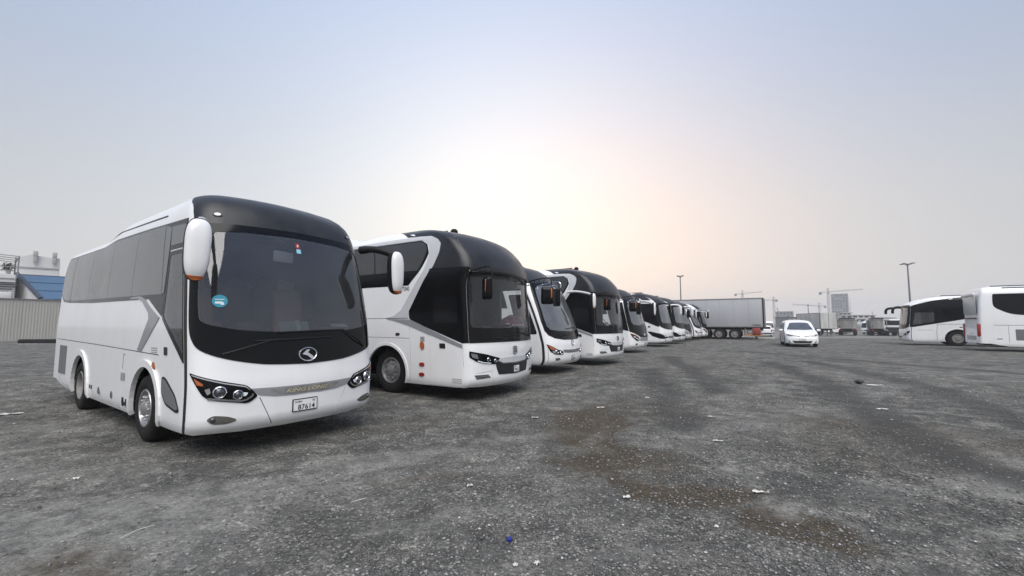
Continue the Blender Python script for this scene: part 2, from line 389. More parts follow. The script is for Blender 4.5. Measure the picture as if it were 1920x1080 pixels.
# ------------------------------------------------------------------ vehicle fittings
WHEELS = {}
def wheel(parent, x, y, r, wd=.28, style='nuts', rz=0):
    """tyre and rim; axle along y, outer face away from the centre line"""
    sg = 1 if y > 0 else -1; key = (r, wd, style, sg)
    e = empty('wheel', (x, y, r), rz, parent)
    if key in WHEELS:
        for o in WHEELS[key]:
            c = o.copy(); COL.objects.link(c); c.parent = e
        return e
    A = FRM((0, 0, 0), (1, 0, 0), (0, 0, -sg), (0, sg, 0))    # lathe axis -> outward
    rr = r*.56; a = wd/2
    t = MB().lathe([(rr*.96, -a), (r*.84, -a), (r*.955, -a*.86), (r, -a*.6), (r, a*.6), (r*.955, a*.88), (r*.86, a*1.02), (r*.70, a*1.04), (rr*1.03, a*.92), (rr*.98, a*.8)], 40, A)
    for k in range(3): t.lathe([(r*.997, a*(-.4+.4*k)-.012), (r*1.008, a*(-.4+.4*k)-.006), (r*1.008, a*(-.4+.4*k)+.03), (r*.997, a*(-.4+.4*k)+.036)], 40, A)
    ty = t.obj('tyre', M['rubber'], e, 40)
    m = MB()
    if style == 'nuts':
        m.lathe([(rr*1.0, a*.70), (rr*1.03, a*.90), (rr*1.0, a*1.0), (rr*.92, a*.98), (rr*.84, a*.60), (rr*.76, a*.55), (rr*.70, a*.72), (rr*.55, a*.80), (rr*.42, a*.82), (rr*.40, a*1.05), (rr*.30, a*1.18), (0, a*1.22)], 36, A)
        for k in range(10):
            th = 2*math.pi*k/10; p = (rr*.60*math.cos(th), rr*.60*math.sin(th))
            m.lathe([(rr*.065, a*.7), (rr*.065, a*1.02), (rr*.045, a*1.08), (0, a*1.08)], 8, A @ Matrix.Translation((p[0], p[1], 0)))
        mt = M['steel']
    elif style == 'deep':
        m.lathe([(rr*1.0, a*.7), (rr*1.03, a*.92), (rr*.97, a*1.0), (rr*.90, a*.85), (rr*.84, -a*.2), (rr*.62, -a*.35), (rr*.45, -a*.3), (rr*.40, a*.25), (rr*.25, a*.35), (0, a*.36)], 36, A)
        for k in range(10):
            th = 2*math.pi*k/10; p = (rr*.55*math.cos(th), rr*.55*math.sin(th))
            m.lathe([(rr*.06, -a*.4), (rr*.06, -a*.1), (0, -a*.08)], 8, A @ Matrix.Translation((p[0], p[1], 0)))
        mt = M['dull']
    elif style == 'spokes':
        m.lathe([(rr*1.0, a*.7), (rr*1.04, a*.92), (rr*.95, a*.98), (rr*.86, a*.7), (rr*.84, a*.3)], 36, A)
        m.lathe([(rr*.30, a*.5), (rr*.30, a*.92), (rr*.2, a*1.0), (0, a*1.0)], 20, A)
        for k in range(7):
            th = 2*math.pi*k/7; Mr = A @ Matrix.Rotation(th, 4, 'Z'); m.box((rr*.56, 0, a*.72), (rr*.66, rr*.24, a*.3), Mr, .01)
        m.lathe([(rr*.85, a*.25), (0, a*.25)], 20, A)
        mt = M['steel']
    else:
        m.lathe([(rr*1.0, a*.7), (rr*1.03, a*.92), (rr*.92, a*.95), (rr*.80, a*.62), (rr*.55, a*.72), (rr*.35, a*.80), (rr*.30, a*.95), (0, a)], 28, A)
        for k in range(8):
            th = 2*math.pi*k/8; p = (rr*.52*math.cos(th), rr*.52*math.sin(th)); m.lathe([(rr*.06, a*.6), (rr*.06, a*.9), (0, a*.92)], 6, A @ Matrix.Translation((p[0], p[1], 0)))
        mt = M['dull']
    ri = m.obj('rim', mt, e, 35)
    if style == 'nuts':      # dark hand holes between the nuts and the outer flange
        h0 = None
        for k in range(10):
            th = 2*math.pi*(k+.5)/10; T_ = Matrix.Translation((rr*.80*math.cos(th), 0, rr*.80*math.sin(th)))
            if h0 is None: h0 = MB().lathe([(rr*.085, a*.585), (0, a*.59)], 10, A).obj('hand_hole', M['ink'], e, 0); ho = h0
            else: ho = h0.copy(); COL.objects.link(ho); ho.parent = e
            ho.matrix_local = T_
    WHEELS[key] = kids(e); return e
def arch_hole(S, x, r, zc, sg=-1, n=18, squash=1.0):
    pts = [(x+r*math.cos(a), zc+r*squash*math.sin(a)) for a in (math.pi*i/n for i in range(n+1))]
    q = [S.side(px, max(pz, S.v0), sg) for px, pz in pts]
    return [(q[0][0], S.v0-.1)]+q+[(q[-1][0], S.v0-.1)]
def arch_ring(S, x, r, zc, w, mt, parent, sg=-1, off=.02, squash=1.0):
    o = arch_hole(S, x, r+w, zc, sg, squash=squash); i = arch_hole(S, x, r-.004, zc, sg, squash=squash)
    clipv = lambda q: [(t, max(v, S.v0+.004)) for t, v in q]
    return patch(S, clipv(o), mt, 'wheel_arch', parent, [[(t, v-.02 if v < S.v0+.01 else v) for t, v in clipv(i)]], off=off, th=off+.03, fine=.06)
def lamp(S, t, v, r, parent, mt=None, name='lens', off=.012, ring=True, h=.012):
    F_ = S.frame(t, v, off)
    o = MB().lathe([(r*.80, -.012), (r*.80, h*.2), (r*.62, h*1.0), (r*.3, h*1.3), (0, h*1.4)], 20, F_).obj(name, mt or M['projector'], parent, 60)
    if ring: MB().lathe([(r*.80, -.01), (r*.82, .010), (r*.93, .016), (r*1.10, .010), (r*1.14, -.01)], 24, F_).obj('lamp_ring', M['chrome'], parent, 60); MB().lathe([(r*.30, h*1.36), (r*.12, h*1.75), (0, h*1.8)], 12, F_ @ Matrix.Translation((-r*.2, r*.25, -.001))).obj('bulb_glint', M['lens'], parent, 60)
    return o
def wiper(S, pivot, mid, b0, b1, parent):
    P = lambda q, o: tuple(S.pos(*q)+S.nrm(*q)*o)
    m = MB().tube([P(pivot, .015), P(((pivot[0]*.6+mid[0]*.4), pivot[1]*.6+mid[1]*.4), .05), P(mid, .035)], [.011, .009, .006], 6)
    w = m.obj('wiper', M['trim'], parent)
    pts = [P((b0[0]+(b1[0]-b0[0])*k/6, b0[1]+(b1[1]-b0[1])*k/6), .022) for k in range(7)]
    MB().tube(pts, .010, 5).obj('blade', M['trim'], w); return w
def pod_mirror(parent, c, hw, hh, root, sg, tilt=0, armr=.055, white=True, splay=8, armt='pearl'):
    """rabbit-ear mirror: shell facing forward, amber lens at its foot, thick arm back to the roof corner"""
    e = empty('mirror', c, sg*splay, parent)
    out = [(hw*math.copysign(abs(math.cos(a))**.75, math.cos(a)), hh*math.copysign(abs(math.sin(a))**.62, math.sin(a))) for a in (2*math.pi*i/36 for i in range(36))]
    out = [(x*(1+.10*(y/hh)), y) for x, y in out]
    Mt = FRM((0, 0, 0), (0, 1, 0), (0, 0, 1), (1, 0, 0)) @ Matrix.Rotation(R(tilt), 4, 'Z')
    MB().pillow(out, [(.90, .022), (.985, .03), (.96, .055), (.86, .08), (.62, .098), (.3, .105), (.02, .106)], Mt).obj('mirror_shell', M['white'] if white else M['black'], e, 50)
    MB().pillow(out, [(.02, -.085), (.80, -.084), (.93, -.07), (1.0, -.03), (1.02, .022), (.93, .028), (.5, .028)], Mt).obj('mirror_housing', M['trim'], e, 50)
    foot = [(x, y) for x, y in out if y < -hh*.80]; foot.sort()
    if len(foot) > 3: MB().pillow([(x*1.0, y) for x, y in foot], [(1.02, .030), (1.0, .066), (.8, .078)], Mt).obj('indicator', M['amber'], e, 50)
    top = Vector((0, 0, hh*.72)); rt = Matrix.Rotation(-R(sg*splay), 4, 'Z') @ (Vector(root)-Vector(c))
    b = rt-top; arm = [rt, rt+(top-rt)*.35+Vector((0, 0, .055)), rt+(top-rt)*.75+Vector((0, 0, .05)), top+Vector((.01, 0, 0))]
    MB().tube(spl(arm, 4), [armr*1.15]*3+[armr]*(len(spl(arm, 4))-3), 10).obj('mirror_arm', M[armt], e, 60)
    return e
def seat(parent, x, y, z, mt, head=True):
    e = empty('seat', (x, y, z), 0, parent)
    MB().box((-.02, 0, .42), (.46, .46, .14), None, .05).obj('cushion', mt, e)
    m = MB().box((-.30, 0, .80), (.13, .46, .72), Matrix.Rotation(R(-8), 4, 'Y'), .05)
    if head: m.box((-.33, 0, 1.24), (.11, .28, .22), Matrix.Rotation(R(-8), 4, 'Y'), .05)
    m.obj('backrest', mt, e); MB().box((-.05, 0, .18), (.3, .3, .36)).obj('seat_base', M['trim'], e)
    return e

def coach(cf):
    """builds one coach from its table of measures; every fitting is a mesh of its own under the coach"""
    S = cf['S']; root = empty(cf['name'], (0, 0, 0)); W = S.W; sides = (-1, 1)
    arches = cf['arches']; ra = cf['ar']; zc = cf.get('azc', .46); sq = cf.get('squash', 1.0)
    holes = []
    for sg in sides:
        for x in arches: holes.append(arch_hole(S, x, ra, zc, sg, squash=sq))
    glassh = sym(cf['glass'])
    see = [glassh]
    if cf.get('door_hole'): see.append(cf['door_glass'])
    if cf.get('driver_glass'): see.append(cf['driver_glass'])
    holes += see
    for s_ in cf.get('seams', ()): holes.append(strip(s_[0], s_[1] if len(s_) > 1 else .012))
    door = cf.get('door')
    if door: holes.append(door)
    z0 = S.v0
    bot = [(-S.T, z0+.16), (-S.tr+.3, z0+.14)]+[(t, z0) for t in (-S.tr+1.0, S.tr-1.0)]+[(S.tr-.3, z0+.14), (S.T, z0+.16)]
    outer = bot+[(S.T, S.v1+.995), (-S.T, S.v1+.995)]
    patch(S, outer, cf.get('paint', M['white']), 'body', root, holes, off=0, th=.03, rim=True)
    lh = [arch_hole(S, x, ra, zc, sg, squash=sq) for sg in sides for x in arches]+see
    patch(S, [(-S.T, z0+.2), (S.T, z0+.2), (S.T, S.v1+.99), (-S.T, S.v1+.99)], M['lining'], 'cabin_lining', root, lh, off=-.05, rim=False, fine=.12)
    # floor, chassis, wells
    m = MB().box((-S.L/2, 0, .45), (S.L-.7, W-1.05, .25)).box((-S.L/2, 0, cf.get('floor', .98)), (S.L-.9, W-.25, .05))
    m.box((-S.L/2-.2, 0, .40), (S.L-1.2, W-.5, .02))
    m.obj('chassis', M['under'], root, 0)
    if cf.get('dome'): patch(S, cf['dome'], cf.get('dome_mat', M['dome']), 'roof_dome', root, off=.006)
    patch(S, sym(cf['frit']), M['frit'], 'windscreen_surround', root, [glassh]+list(cf.get('frit_holes', ())), off=.007, th=.012)
    ws = patch(S, sym(cf['glass_big']), cf.get('glassmat', M['glass']), 'windscreen', root, off=.002, rim=False)
    for sg in sides:
        fx = (lambda q: q) if sg < 0 else flip
        if cf.get('band'): patch(S, fx(cf['band']), cf.get('bandmat', M['black']), 'window_band', root, [cf['door_glass']] if (cf.get('door_hole') and sg < 0) else ([cf['driver_glass']] if cf.get('driver_glass') and sg > 0 else []), off=.004)
        for pn in cf.get('panes', ()): patch(S, fx(pn), cf.get('panemat', M['darkglass']), 'window_pane', root, off=.008, th=.006)
        for nm, pl, mt, of in cf.get('both', ()):
            hh = [cf['driver_glass']] if (sg > 0 and nm == 'side_mask' and cf.get('driver_glass')) else []
            if hh and nm == 'door_window': continue
            patch(S, fx(pl), M[mt] if isinstance(mt, str) else mt, nm, root, hh, off=of, th=of+.006)
    for nm, pl, mt, of in cf.get('right', ()): patch(S, pl, M[mt], nm, root, off=of, th=of+.006)
    for nm, pl, mt, of in cf.get('left', ()): patch(S, flip(pl), M[mt], nm, root, off=of, th=of+.006)
    for nm, pl, mt, of in cf.get('centre', ()): patch(S, sym(pl), M[mt], nm, root, off=of, th=of+.006)
    if door:
        ct = np.mean(door, 0)
        inner = [tuple(ct+(np.array(p)-ct)*np.array([.985, .994])) for p in door]
        d = patch(S, inner, cf.get('paint', M['white']), 'door', root, [cf['door_glass']] if cf.get('door_hole') else [], off=.005, th=.03)
        if cf.get('door_frame'): patch(S, cf['door_frame'], M['black'], 'door_frame', d, [cf['door_glass']], off=.011, th=.012)
        if cf.get('door_glass'): patch(S, cf['door_glass'], M['clear'] if cf.get('door_hole') else M['darkglass'], 'door_window', d, off=.008, rim=False)
        for nm, pl, mt, of in cf.get('door_bits', ()): patch(S, pl, M[mt], nm, d, off=of, th=of+.006)
    if cf.get('driver_glass'): patch(S, cf['driver_glass'], M['clear'], 'side_window', root, off=.008, rim=False)
    for sg in sides:                                            # lamps
        fx = (lambda q: q) if sg < 0 else flip; f1 = lambda t: t if sg < 0 else -t
        h = patch(S, fx(cf['hl']), M['black'], 'headlight', root, off=.009, th=.02)
        for t, v, r in cf.get('hl_lens', ()): lamp(S, f1(t), v, r, h)
        for nm, pl, mt in cf.get('hl_bits', ()): patch(S, fx(pl), M[mt], nm, h, off=.015, th=.01)
        if cf.get('fog'):
            fg = patch(S, fx(cf['fog']), M['smoke'], 'fog_lamp', root, off=.004, th=.012)
            lamp(S, f1(cf['fog_lens'][0]), cf['fog_lens'][1], cf['fog_lens'][2], fg, off=.010, ring=False)
        for x in arches:
            if cf.get('ring'): arch_ring(S, x, ra, zc, cf['ring'], cf.get('paint', M['white']), root, sg, cf.get('ringoff', .022), sq)
    rw = cf['rw']
    for k, x in enumerate(arches):
        for sg in sides:
            wheel(root, x+cf.get('wdx', 0), sg*(W/2-cf.get('wy', .19)), rw, cf.get('ww', .28), cf['styles'][min(k, 1)])
    if cf.get('mirrors'):
        for sg in sides: cf['mirrors'](root, sg)
    for w in cf.get('wipers', ()): wiper(S, *w, root)
    if cf.get('plate'):
        t, v, w, h = cf['plate']
        p = patch(S, quad(t-w/2, v-h/2, t+w/2, v+h/2, .012), M['ink'], 'number_plate', root, off=.012, th=.014)
        patch(S, quad(t-w/2+.012, v-h/2+.012, t+w/2-.012, v+h/2-.012), M['plate'], 'plate_face', p, off=.015, th=.004)
        for txt, a, b, ww, hh in cf.get('plate_text', ()): text_on(S, txt, t+a*w, v+b*h, ww*w, hh*h, M['ink'], p, .0175)
    if cf.get('extra'): cf['extra'](root, S)
    return root
# ------------------------------------------------------------------ design 1: the midi coach in front
S1 = Surf(7.78, 2.40, 3.7, .36, .14, [(.28, .28, .10, .035, 0, 0), (.34, .34, .035, .01, 0, 0), (.45, .45, 0, 0, 0, 0), (.75, .75, 0, 0, 0, 0), (1, 1, .03, 0, 0, 0), (1.4, 1.4, .09, 0, 0, 0), (2, 2, .22, .02, .04, 0), (2.5, 2.5, .36, .045, .08, 0), (2.7, 2.7, .43, .065, .1, .02), (2.85, 2.85, .51, .09, .13, .06), (2.97, 2.955, .61, .14, .18, .11), (3.1, 3.03, .8, .25, .28, .17), (3.25, 3.075, 1.1, .42, .5, .22)], lift=(-4.85, -3.9))
def grow(half, vm, a=1.02, b=1.03): return [(t*a, vm+(v-vm)*b) for t, v in half]
def steering_wheel(root, x, y, z):
    m = MB(); Mt = FRM((x, y, z), (0, 1, 0), (-.35, 0, .94), (.94, 0, .35))
    m.lathe([(.205, -.014), (.222, 0), (.205, .014), (.19, 0), (.205, -.014)], 28, Mt); m.box((0, 0, -.01), (.38, .05, .02), Mt); m.lathe([(.07, -.03), (.07, .01), (0, .015)], 14, Mt); m.tube([(x, y, z), (x+.25, y, z-.35)], .035, 8)
    m.obj('steering_wheel', M['trim'], root, 50)
def cabin(root, x0, zf, W, rows=3, seatmat='seat', dash=.40, pitch=.95):
    m = MB().box((x0-.28, 0, zf+dash*.5), (.42, W-.55, dash), None, .06).box((x0-.22, .55, zf+dash+.05), (.3, .5, .12), None, .05)
    m.obj('dashboard', M['dash'], root, 50)
    steering_wheel(root, x0-.62, W*.25, zf+.50)
    seat(root, x0-1.15, W*.25, zf-.02, M[seatmat]); seat(root, x0-1.35, -W*.27, zf-.02, M[seatmat])
    for r in range(rows):
        for y in (-.36, -.14, .14, .36): seat(root, x0-2.4-pitch*r, y*W, zf+.10, M[seatmat])
def extra1(root, S):
    F_ = lambda t, v, o: tuple(S.pos(t, v)+S.nrm(t, v)*o)
    m = MB().tube([F_(.115*math.cos(a), 1.14+.083*math.sin(a), .018) for a in (2*math.pi*i/40 for i in range(41))], .0085, 8, cap=False)
    e = m.obj('emblem', M['chrome'], root)
    k = [(-53, 2), (-30, 17), (-8, 31), (22, 30), (-2, 11), (14, 5), (50, -16), (42, -40), (2, -13), (-14, -7)]
    patch(S, [(x*.00142, 1.14+y*.0019) for x, y in k], M['chrome'], 'emblem_mark', e, off=.018, th=.01)
    bar = patch(S, sym([(0, .655), (-.18, .648), (-.40, .658), (-.585, .692), (-.672, .776), (-.434, .768), (0, .764)]), M['silver'], 'grille_bar', root, off=.006, th=.015)
    patch(S, sym([(0, .668), (-.2, .664), (-.36, .680), (-.46, .742), (-.30, .748), (0, .748)]), M['dull'], 'bar_recess', bar, off=.009, th=.006)
    text_on(S, 'KING LONG', -.275, .686, .53, .046, M['gold'], bar, .0125, .35)
    for sg in (-1, 1):
        e = patch(S, ell(sg*.985, 2.835, .055, .024), M['ink'], 'marker_lamp', root, off=.012, th=.014)
        patch(S, ell(sg*.985, 2.833, .036, .014), M['lens'], 'lens', e, off=.018, th=.008)
        pod_mirror(root, (.05, sg*1.325, 2.325), .118, .335, (-.52, sg*1.08, 2.70), sg, tilt=sg*2, armt='pearl' if sg < 0 else 'trim')
    # windscreen stickers, interior mirror
    s = patch(S, ell(-.971, 1.80, .078, .074, 28), M['teal'], 'sticker', root, off=.008, rim=False)
    patch(S, quad(-1.018, 1.768, -.945, 1.795), M['stwhite'], 'sticker_mark', s, off=.010, rim=False)
    patch(S, quad(-.965, 1.755, -.93, 1.785), M['stwhite'], 'sticker_mark', s, off=.010, rim=False)
    patch(S, quad(-1.02, 1.815, -.925, 1.823), M['stwhite'], 'sticker_mark', s, off=.010, rim=False)
    s = patch(S, quad(-.045, 2.555, .02, 2.625, .01), M['red'], 'permit_sticker', root, off=.006, rim=False)
    patch(S, quad(-.035, 2.49, .03, 2.548, .01), mat('pale_blue_print', (.25, .55, .68), .6), 'sticker_half', s, off=.006, rim=False)
    patch(S, quad(-.022, 2.575, .0, 2.605), M['paper'], 'sticker_mark', s, off=.008, rim=False)
    mi = empty('interior_mirror', (-.50, -.14, 2.44), 12, root)
    MB().box((0, 0, 0), (.04, .30, .15), None, .015).obj('mirror_plate', mat('ivory_plastic', (.55, .54, .48), .5), mi); MB().tube([(0, .02, .05), (.06, .02, .22)], .012, 6).obj('mirror_stem', M['chrome'], mi)
    cabin(root, -.22, .98, 2.4, 3)
    # driver's side window frame on the left
    dg = flip(CF1['dgl']); patch(S, flip([(-2.22, 1.62), (-1.41, 1.20), (-1.44, 2.45), (-1.95, 2.47), (-2.0, 2.3)]), M['black'], 'window_frame', root, [dg], off=.005)
    patch(S, dg, M['clear'], 'side_window', root, off=.004, rim=False)
    # roof seam, fuel flaps, small fittings on both flanks
    for sg in (-1, 1):
        for x, z, a, b in ((-4.04, .47, .085, .05), (-3.31, .47, .085, .05)):
            t, v = S.side(x, z, sg); c = patch(S, ell(t, v, a*.62, b*1.1), M['grille'], 'filler_cap', root, off=.008)
            patch(S, strip([(t-.03, v-.03), (t+.03, v+.03)], .012), M['ink'], 'cap_latch', c, off=.011, rim=False)
        t, v = S.side(-2.64, .44, sg)
        patch(S, [(t-.12, v+.05), (t-.06, v+.05), (t-.05, v-.01), (t+.05, v-.01), (t+.06, v+.04), (t+.12, v+.04), (t+.12, v-.07), (t+.08, v-.07), (t+.07, v-.05), (t-.07, v-.05), (t-.08, v-.07), (t-.12, v-.06)], M['trim'], 'step_bracket', root, off=.010)
        t, v = S.side(-2.80, .77, sg); patch(S, quad(t-.10, v-.05, t+.10, v+.06, .01), M['greyprint'], 'notice', root, off=.004, rim=False)
        patch(S, strip([(t-.03, v+.12), (t-.03, v+.32), (t+.05, v+.33)], .014), M['greyprint'], 'flap_handle', root, off=.005)
        for k in range(3):
            t, v = S.side(-1.53, 1.225-.028*k, sg); patch(S, quad(t-.125, v-.005, t+.11, v+.006), M['greyprint'], 'small_print', root, off=.004, rim=False)
        t, v = S.side(-1.52, .975, sg); q = patch(S, ell(t, v, .055, .075), mat('bronze_lamp', (.25, .13, .05), .4, .3), 'side_lamp', root, off=.012, th=.02); patch(S, ell(t+.004, v, .03, .045), M['amber'], 'lens', q, off=.02, th=.02)
        t, v = S.side(-1.45, .86, sg); patch(S, ell(t, v, .055, .030), M['red'], 'side_marker', root, off=.016, th=.02)
        for x in (-4.62, -4.5): t, v = S.side(x, .47, sg); patch(S, quad(t-.025, v-.015, t+.025, v+.045, .01), M['trim'], 'bolt_cover', root, off=.006)
    # raised air conditioner on the roof
    m = MB(); out = rpoly([(-4.7, -.86), (-4.7, .86), (-1.9, .86), (-1.9, -.86)], .25, 5)
    m.pillow(out, [(1.0, 3.05), (1.0, 3.14), (.985, 3.22), (.95, 3.27), (.85, 3.295), (.4, 3.31)]); m.obj('air_conditioner', M['white2'], root, 50)
fr1 = [(0, 1.02), (-.37, 1.037), (-.6, 1.06), (-.92, 1.131), (-1.167, 1.232), (-1.265, 1.34), (-1.308, 1.50), (-1.313, 1.93), (-1.298, 2.34), (-1.262, 2.73), (-.8, 2.75), (0, 2.76)]
gl1 = [(0, 1.43), (-.39, 1.435), (-.74, 1.458), (-1.02, 1.51), (-1.15, 1.56), (-1.195, 1.66), (-1.20, 2.0), (-1.145, 2.34), (-1.095, 2.56), (-1.0, 2.645), (-.7, 2.672), (0, 2.685)]
fr1 = spl(fr1[:9], 4)+fr1[9:]; gl1 = spl(gl1[:8], 4)+gl1[8:]
def panes(ts, top, bot, gap=.005):
    return [[(a+gap, bot(a)), (b-gap, bot(b)), (b-gap, top(b)), (a+gap, top(a))] for a, b in zip(ts, ts[1:])]
top1 = lambda t: 2.79+.0115*(-1.4-t); bot1 = lambda t: 1.915+.012*(-2.3-t)
pn1 = panes([-7.65, -6.25, -4.95, -3.65, -2.24], top1, bot1)
pn1 = [rpoly([(-8.52, top1(-8.5)-.02), (-8.56, 2.16), (-8.25, 2.02), (-7.67, bot1(-7.6)), (-7.67, top1(-7.6))], .08)]+pn1
pn1 += [[(-2.23, bot1(-2.2)), (-2.15, 1.93), (-1.995, 2.485), (-1.965, 2.75), (-2.22, top1(-2.2))], [(-1.945, 2.53), (-1.50, 2.53), (-1.43, 2.62), (-1.40, 2.745), (-1.945, 2.76)]]
CF1 = dict(S=S1, name='midi_coach', arches=(-1.82, -5.40), ar=.555, azc=.42, rw=.43, wdx=-.04, ww=.26, wy=.15, styles=('nuts', 'deep'), ring=.085, ringoff=.024,
    frit=fr1, glass=gl1, glass_big=grow(gl1, 2.06),
    dome=[(-1.258, 2.70), (-.6, 2.715), (.6, 2.715), (1.258, 2.70), (1.262, 2.80), (1.29, 2.91), (1.37, 3.0), (1.42, 3.1), (1.45, 4.2), (-1.45, 4.2), (-1.42, 3.1), (-1.37, 3.0), (-1.29, 2.91), (-1.262, 2.80)],
    band=[(-8.56, 2.90), (-8.62, 2.14), (-8.3, 1.98), (-7.72, 1.945), (-5.93, 1.895), (-2.80, 1.865), (-2.205, 1.625), (-2.172, 1.70), (-1.972, 2.475), (-1.46, 2.475), (-1.405, 2.6), (-1.365, 2.80), (-3.0, 2.83), (-6, 2.87)], bandmat=M['black'],
    panes=pn1, panemat=M['sideglass'],
    door=[(-2.152, .29), (-2.174, 1.57), (-1.955, 2.46), (-1.455, 2.46), (-1.395, 1.0), (-1.388, .29)], door_hole=True,
    door_glass=rpoly([(-2.11, 1.63), (-1.925, 2.40), (-1.50, 2.40), (-1.438, 1.17)], .05), door_frame=rpoly([(-2.16, 1.60), (-1.948, 2.45), (-1.462, 2.45), (-1.405, 1.07)], .04),
    door_bits=[('door_handle', quad(-2.05, 1.155, -1.945, 1.25, .012), 'ink', .014), ('window_seal', rpoly([(-2.11, .90), (-1.985, .885), (-1.64, .70), (-1.495, .53), (-1.60, .515), (-1.95, .57), (-2.11, .70)], .06), 'trim', .012), ('lower_window', rpoly([(-2.08, .87), (-1.99, .86), (-1.66, .69), (-1.535, .555), (-1.61, .545), (-1.94, .60), (-2.08, .715)], .05), 'grille', .016)],
    right=[('door_pillar', [(-1.385, .285), (-1.392, 1.0), (-1.45, 2.46), (-1.42, 2.5), (-1.368, 2.46), (-1.345, 1.0), (-1.342, .285)], 'ink', .006)],
    both=[('swoosh_trim', [(-3.72, 1.885), (-3.60, 1.915), (-3.171, 1.915), (-2.95, 1.87), (-2.657, 1.747), (-2.279, 1.615), (-2.975, 1.17), (-3.146, 1.177), (-2.719, 1.60), (-2.75, 1.68), (-3.073, 1.84), (-3.30, 1.885)], 'silver', .010),
          ('vent_grille', quad(-8.12, .55, -7.50, 1.10), 'grille', .006), ('roof_seam', strip([(-5.6, 2.965), (-4, 2.94), (-2.3, 2.915)], .014), 'ink', .004)],
    seams=[([S1.side(-7.6, 1.22), S1.side(-4.5, 1.19), S1.side(-1.36, 1.142)], .013), (flip([S1.side(-7.6, 1.22), S1.side(-4.5, 1.19), S1.side(-1.36, 1.142)]), .013),
           ([(-3.90, 1.15), (-3.78, .34)], .010), ([(-3.54, 1.14), (-3.42, .34)], .010), ([(3.90, 1.15), (3.78, .34)], .010), ([(3.54, 1.14), (3.42, .34)], .010),
           ([(-8.2, .45), (-8.2, 1.19)], .01), ([(-7.42, .40), (-7.42, 1.19)], .01),
           ([(-.575, .665), (-.405, .30)], .009), ([(.575, .665), (.405, .30)], .009)],
    hl=rpoly([(-1.301, .985), (-.922, .875), (-.715, .82), (-.666, .772), (-.593, .688), (-.69, .610), (-1.032, .675), (-1.13, .717), (-1.203, .826)], [.02, .05, .05, .05, .03, .05, .05, .05, .05]),
    hl_lens=[(-.978, .765, .062), (-.80, .722, .050)],
    hl_bits=[('indicator', rpoly([(-1.235, .925), (-1.14, .865), (-1.13, .84), (-1.195, .85)], .01), 'amber'), ('led_strip', strip(spl([(-1.09, .70), (-1.0, .688), (-.86, .662), (-.74, .650), (-.66, .690), (-.65, .72)]), .020), 'chrome'), ('light_guide', strip([(-1.26, .96), (-.93, .856), (-.73, .806), (-.68, .765)], .012), 'chrome'), ('reflector', rpoly([(-.78, .70), (-.72, .70), (-.70, .735), (-.76, .745)], .01), 'stwhite'), ('reflector', rpoly([(-1.12, .80), (-1.07, .815), (-1.06, .76), (-1.09, .74)], .01), 'dull')],
    fog=rpoly([(-1.10, .465), (-1.03, .512), (-.88, .485), (-.78, .436), (-.88, .402), (-1.03, .412)], .05), fog_lens=(-1.03, .462, .036),
    plate=(-.035, .512, .325, .155), plate_text=[('DUBAI', -.42, .20, .28, .16), ('W', .26, .16, .14, .2), ('87614', -.30, -.38, .68, .42)],
    wipers=[((-.95, 1.185), (-.46, 1.325), (-.62, 1.325), (.35, 1.352)), ((.93, 1.205), (.56, 1.44), (-.36, 1.425), (.56, 1.452))],
    dgl=rpoly([(-2.15, 1.64), (-1.45, 1.30), (-1.48, 2.40), (-1.93, 2.40)], .05), extra=extra1)

# ------------------------------------------------------------------ design 2: high coach with the black dome
S2 = Surf(12, 2.55, 3.0, .26, .2, [(.28, .28, .09, .03, 0, 0), (.34, .34, .03, .01, 0, 0), (.45, .45, 0, 0, 0, 0), (.95, .95, 0, 0, 0, 0), (1.15, 1.15, .02, 0, 0, 0), (1.5, 1.5, .04, 0, 0, 0), (2.45, 2.45, .12, .02, .05, 0), (2.6, 2.6, .10, .025, .06, 0), (2.9, 2.9, .20, .05, .1, 0), (3.15, 3.15, .38, .08, .14, 0), (3.35, 3.35, .64, .13, .2, .02), (3.5, 3.45, 1.0, .22, .3, .06), (3.65, 3.51, 1.4, .4, .45, .10), (3.8, 3.54, 1.75, .6, .6, .14)], lift=(-5.2, -2.2), blend=(-4.6, -.3))
def lattice_mirror(root, sg, x0=-.42, y0=1.20, z0=2.50, reach=.62, mt='trim', hw=.15, hh=.21, drop=.30, strip_=True):
    e = empty('mirror', (x0, sg*y0, z0), 0, root)
    a, b = reach, sg*.06
    m = MB().tube(spl([(0, 0, .02), (a*.5, b*.5, .10), (a*.98, b, .12), (a*1.1, b, .05), (a*1.1, b, -.05)], 4), .016, 6)
    m.tube(spl([(0, 0, -.05), (a*.5, b*.5, -.01), (a*.95, b, .02)], 4), .012, 6)
    for k in range(4): u = .12+.2*k; m.tube([(a*u, b*u, -.03+.05*u), (a*(u+.13), b*u, .10)], .007, 5)
    m.tube([(0, 0, .03), (0, 0, -.06)], .02, 6)
    m.obj('mirror_arm', M[mt], e)
    out = rpoly([(-hw, -hh), (hw, -hh), (hw, hh), (-hw, hh)], .06, 5)
    Mt = FRM((a*.92, b, -drop), (math.cos(R(35)), sg*math.sin(R(35)), 0), (0, 0, 1), (sg*math.sin(R(35)), -math.cos(R(35)), 0))
    MB().pillow(out, [(.9, -.06), (1, -.045), (1, .035), (.93, .06), (.6, .075), (.1, .078)], Mt).obj('mirror_housing', M['black'], e, 50)
    if strip_: MB().box((hw*.62, hh*.25, .066), (.035, hh*1.1, .02), Mt, .006).obj('indicator', M['amber'], e)
    return e
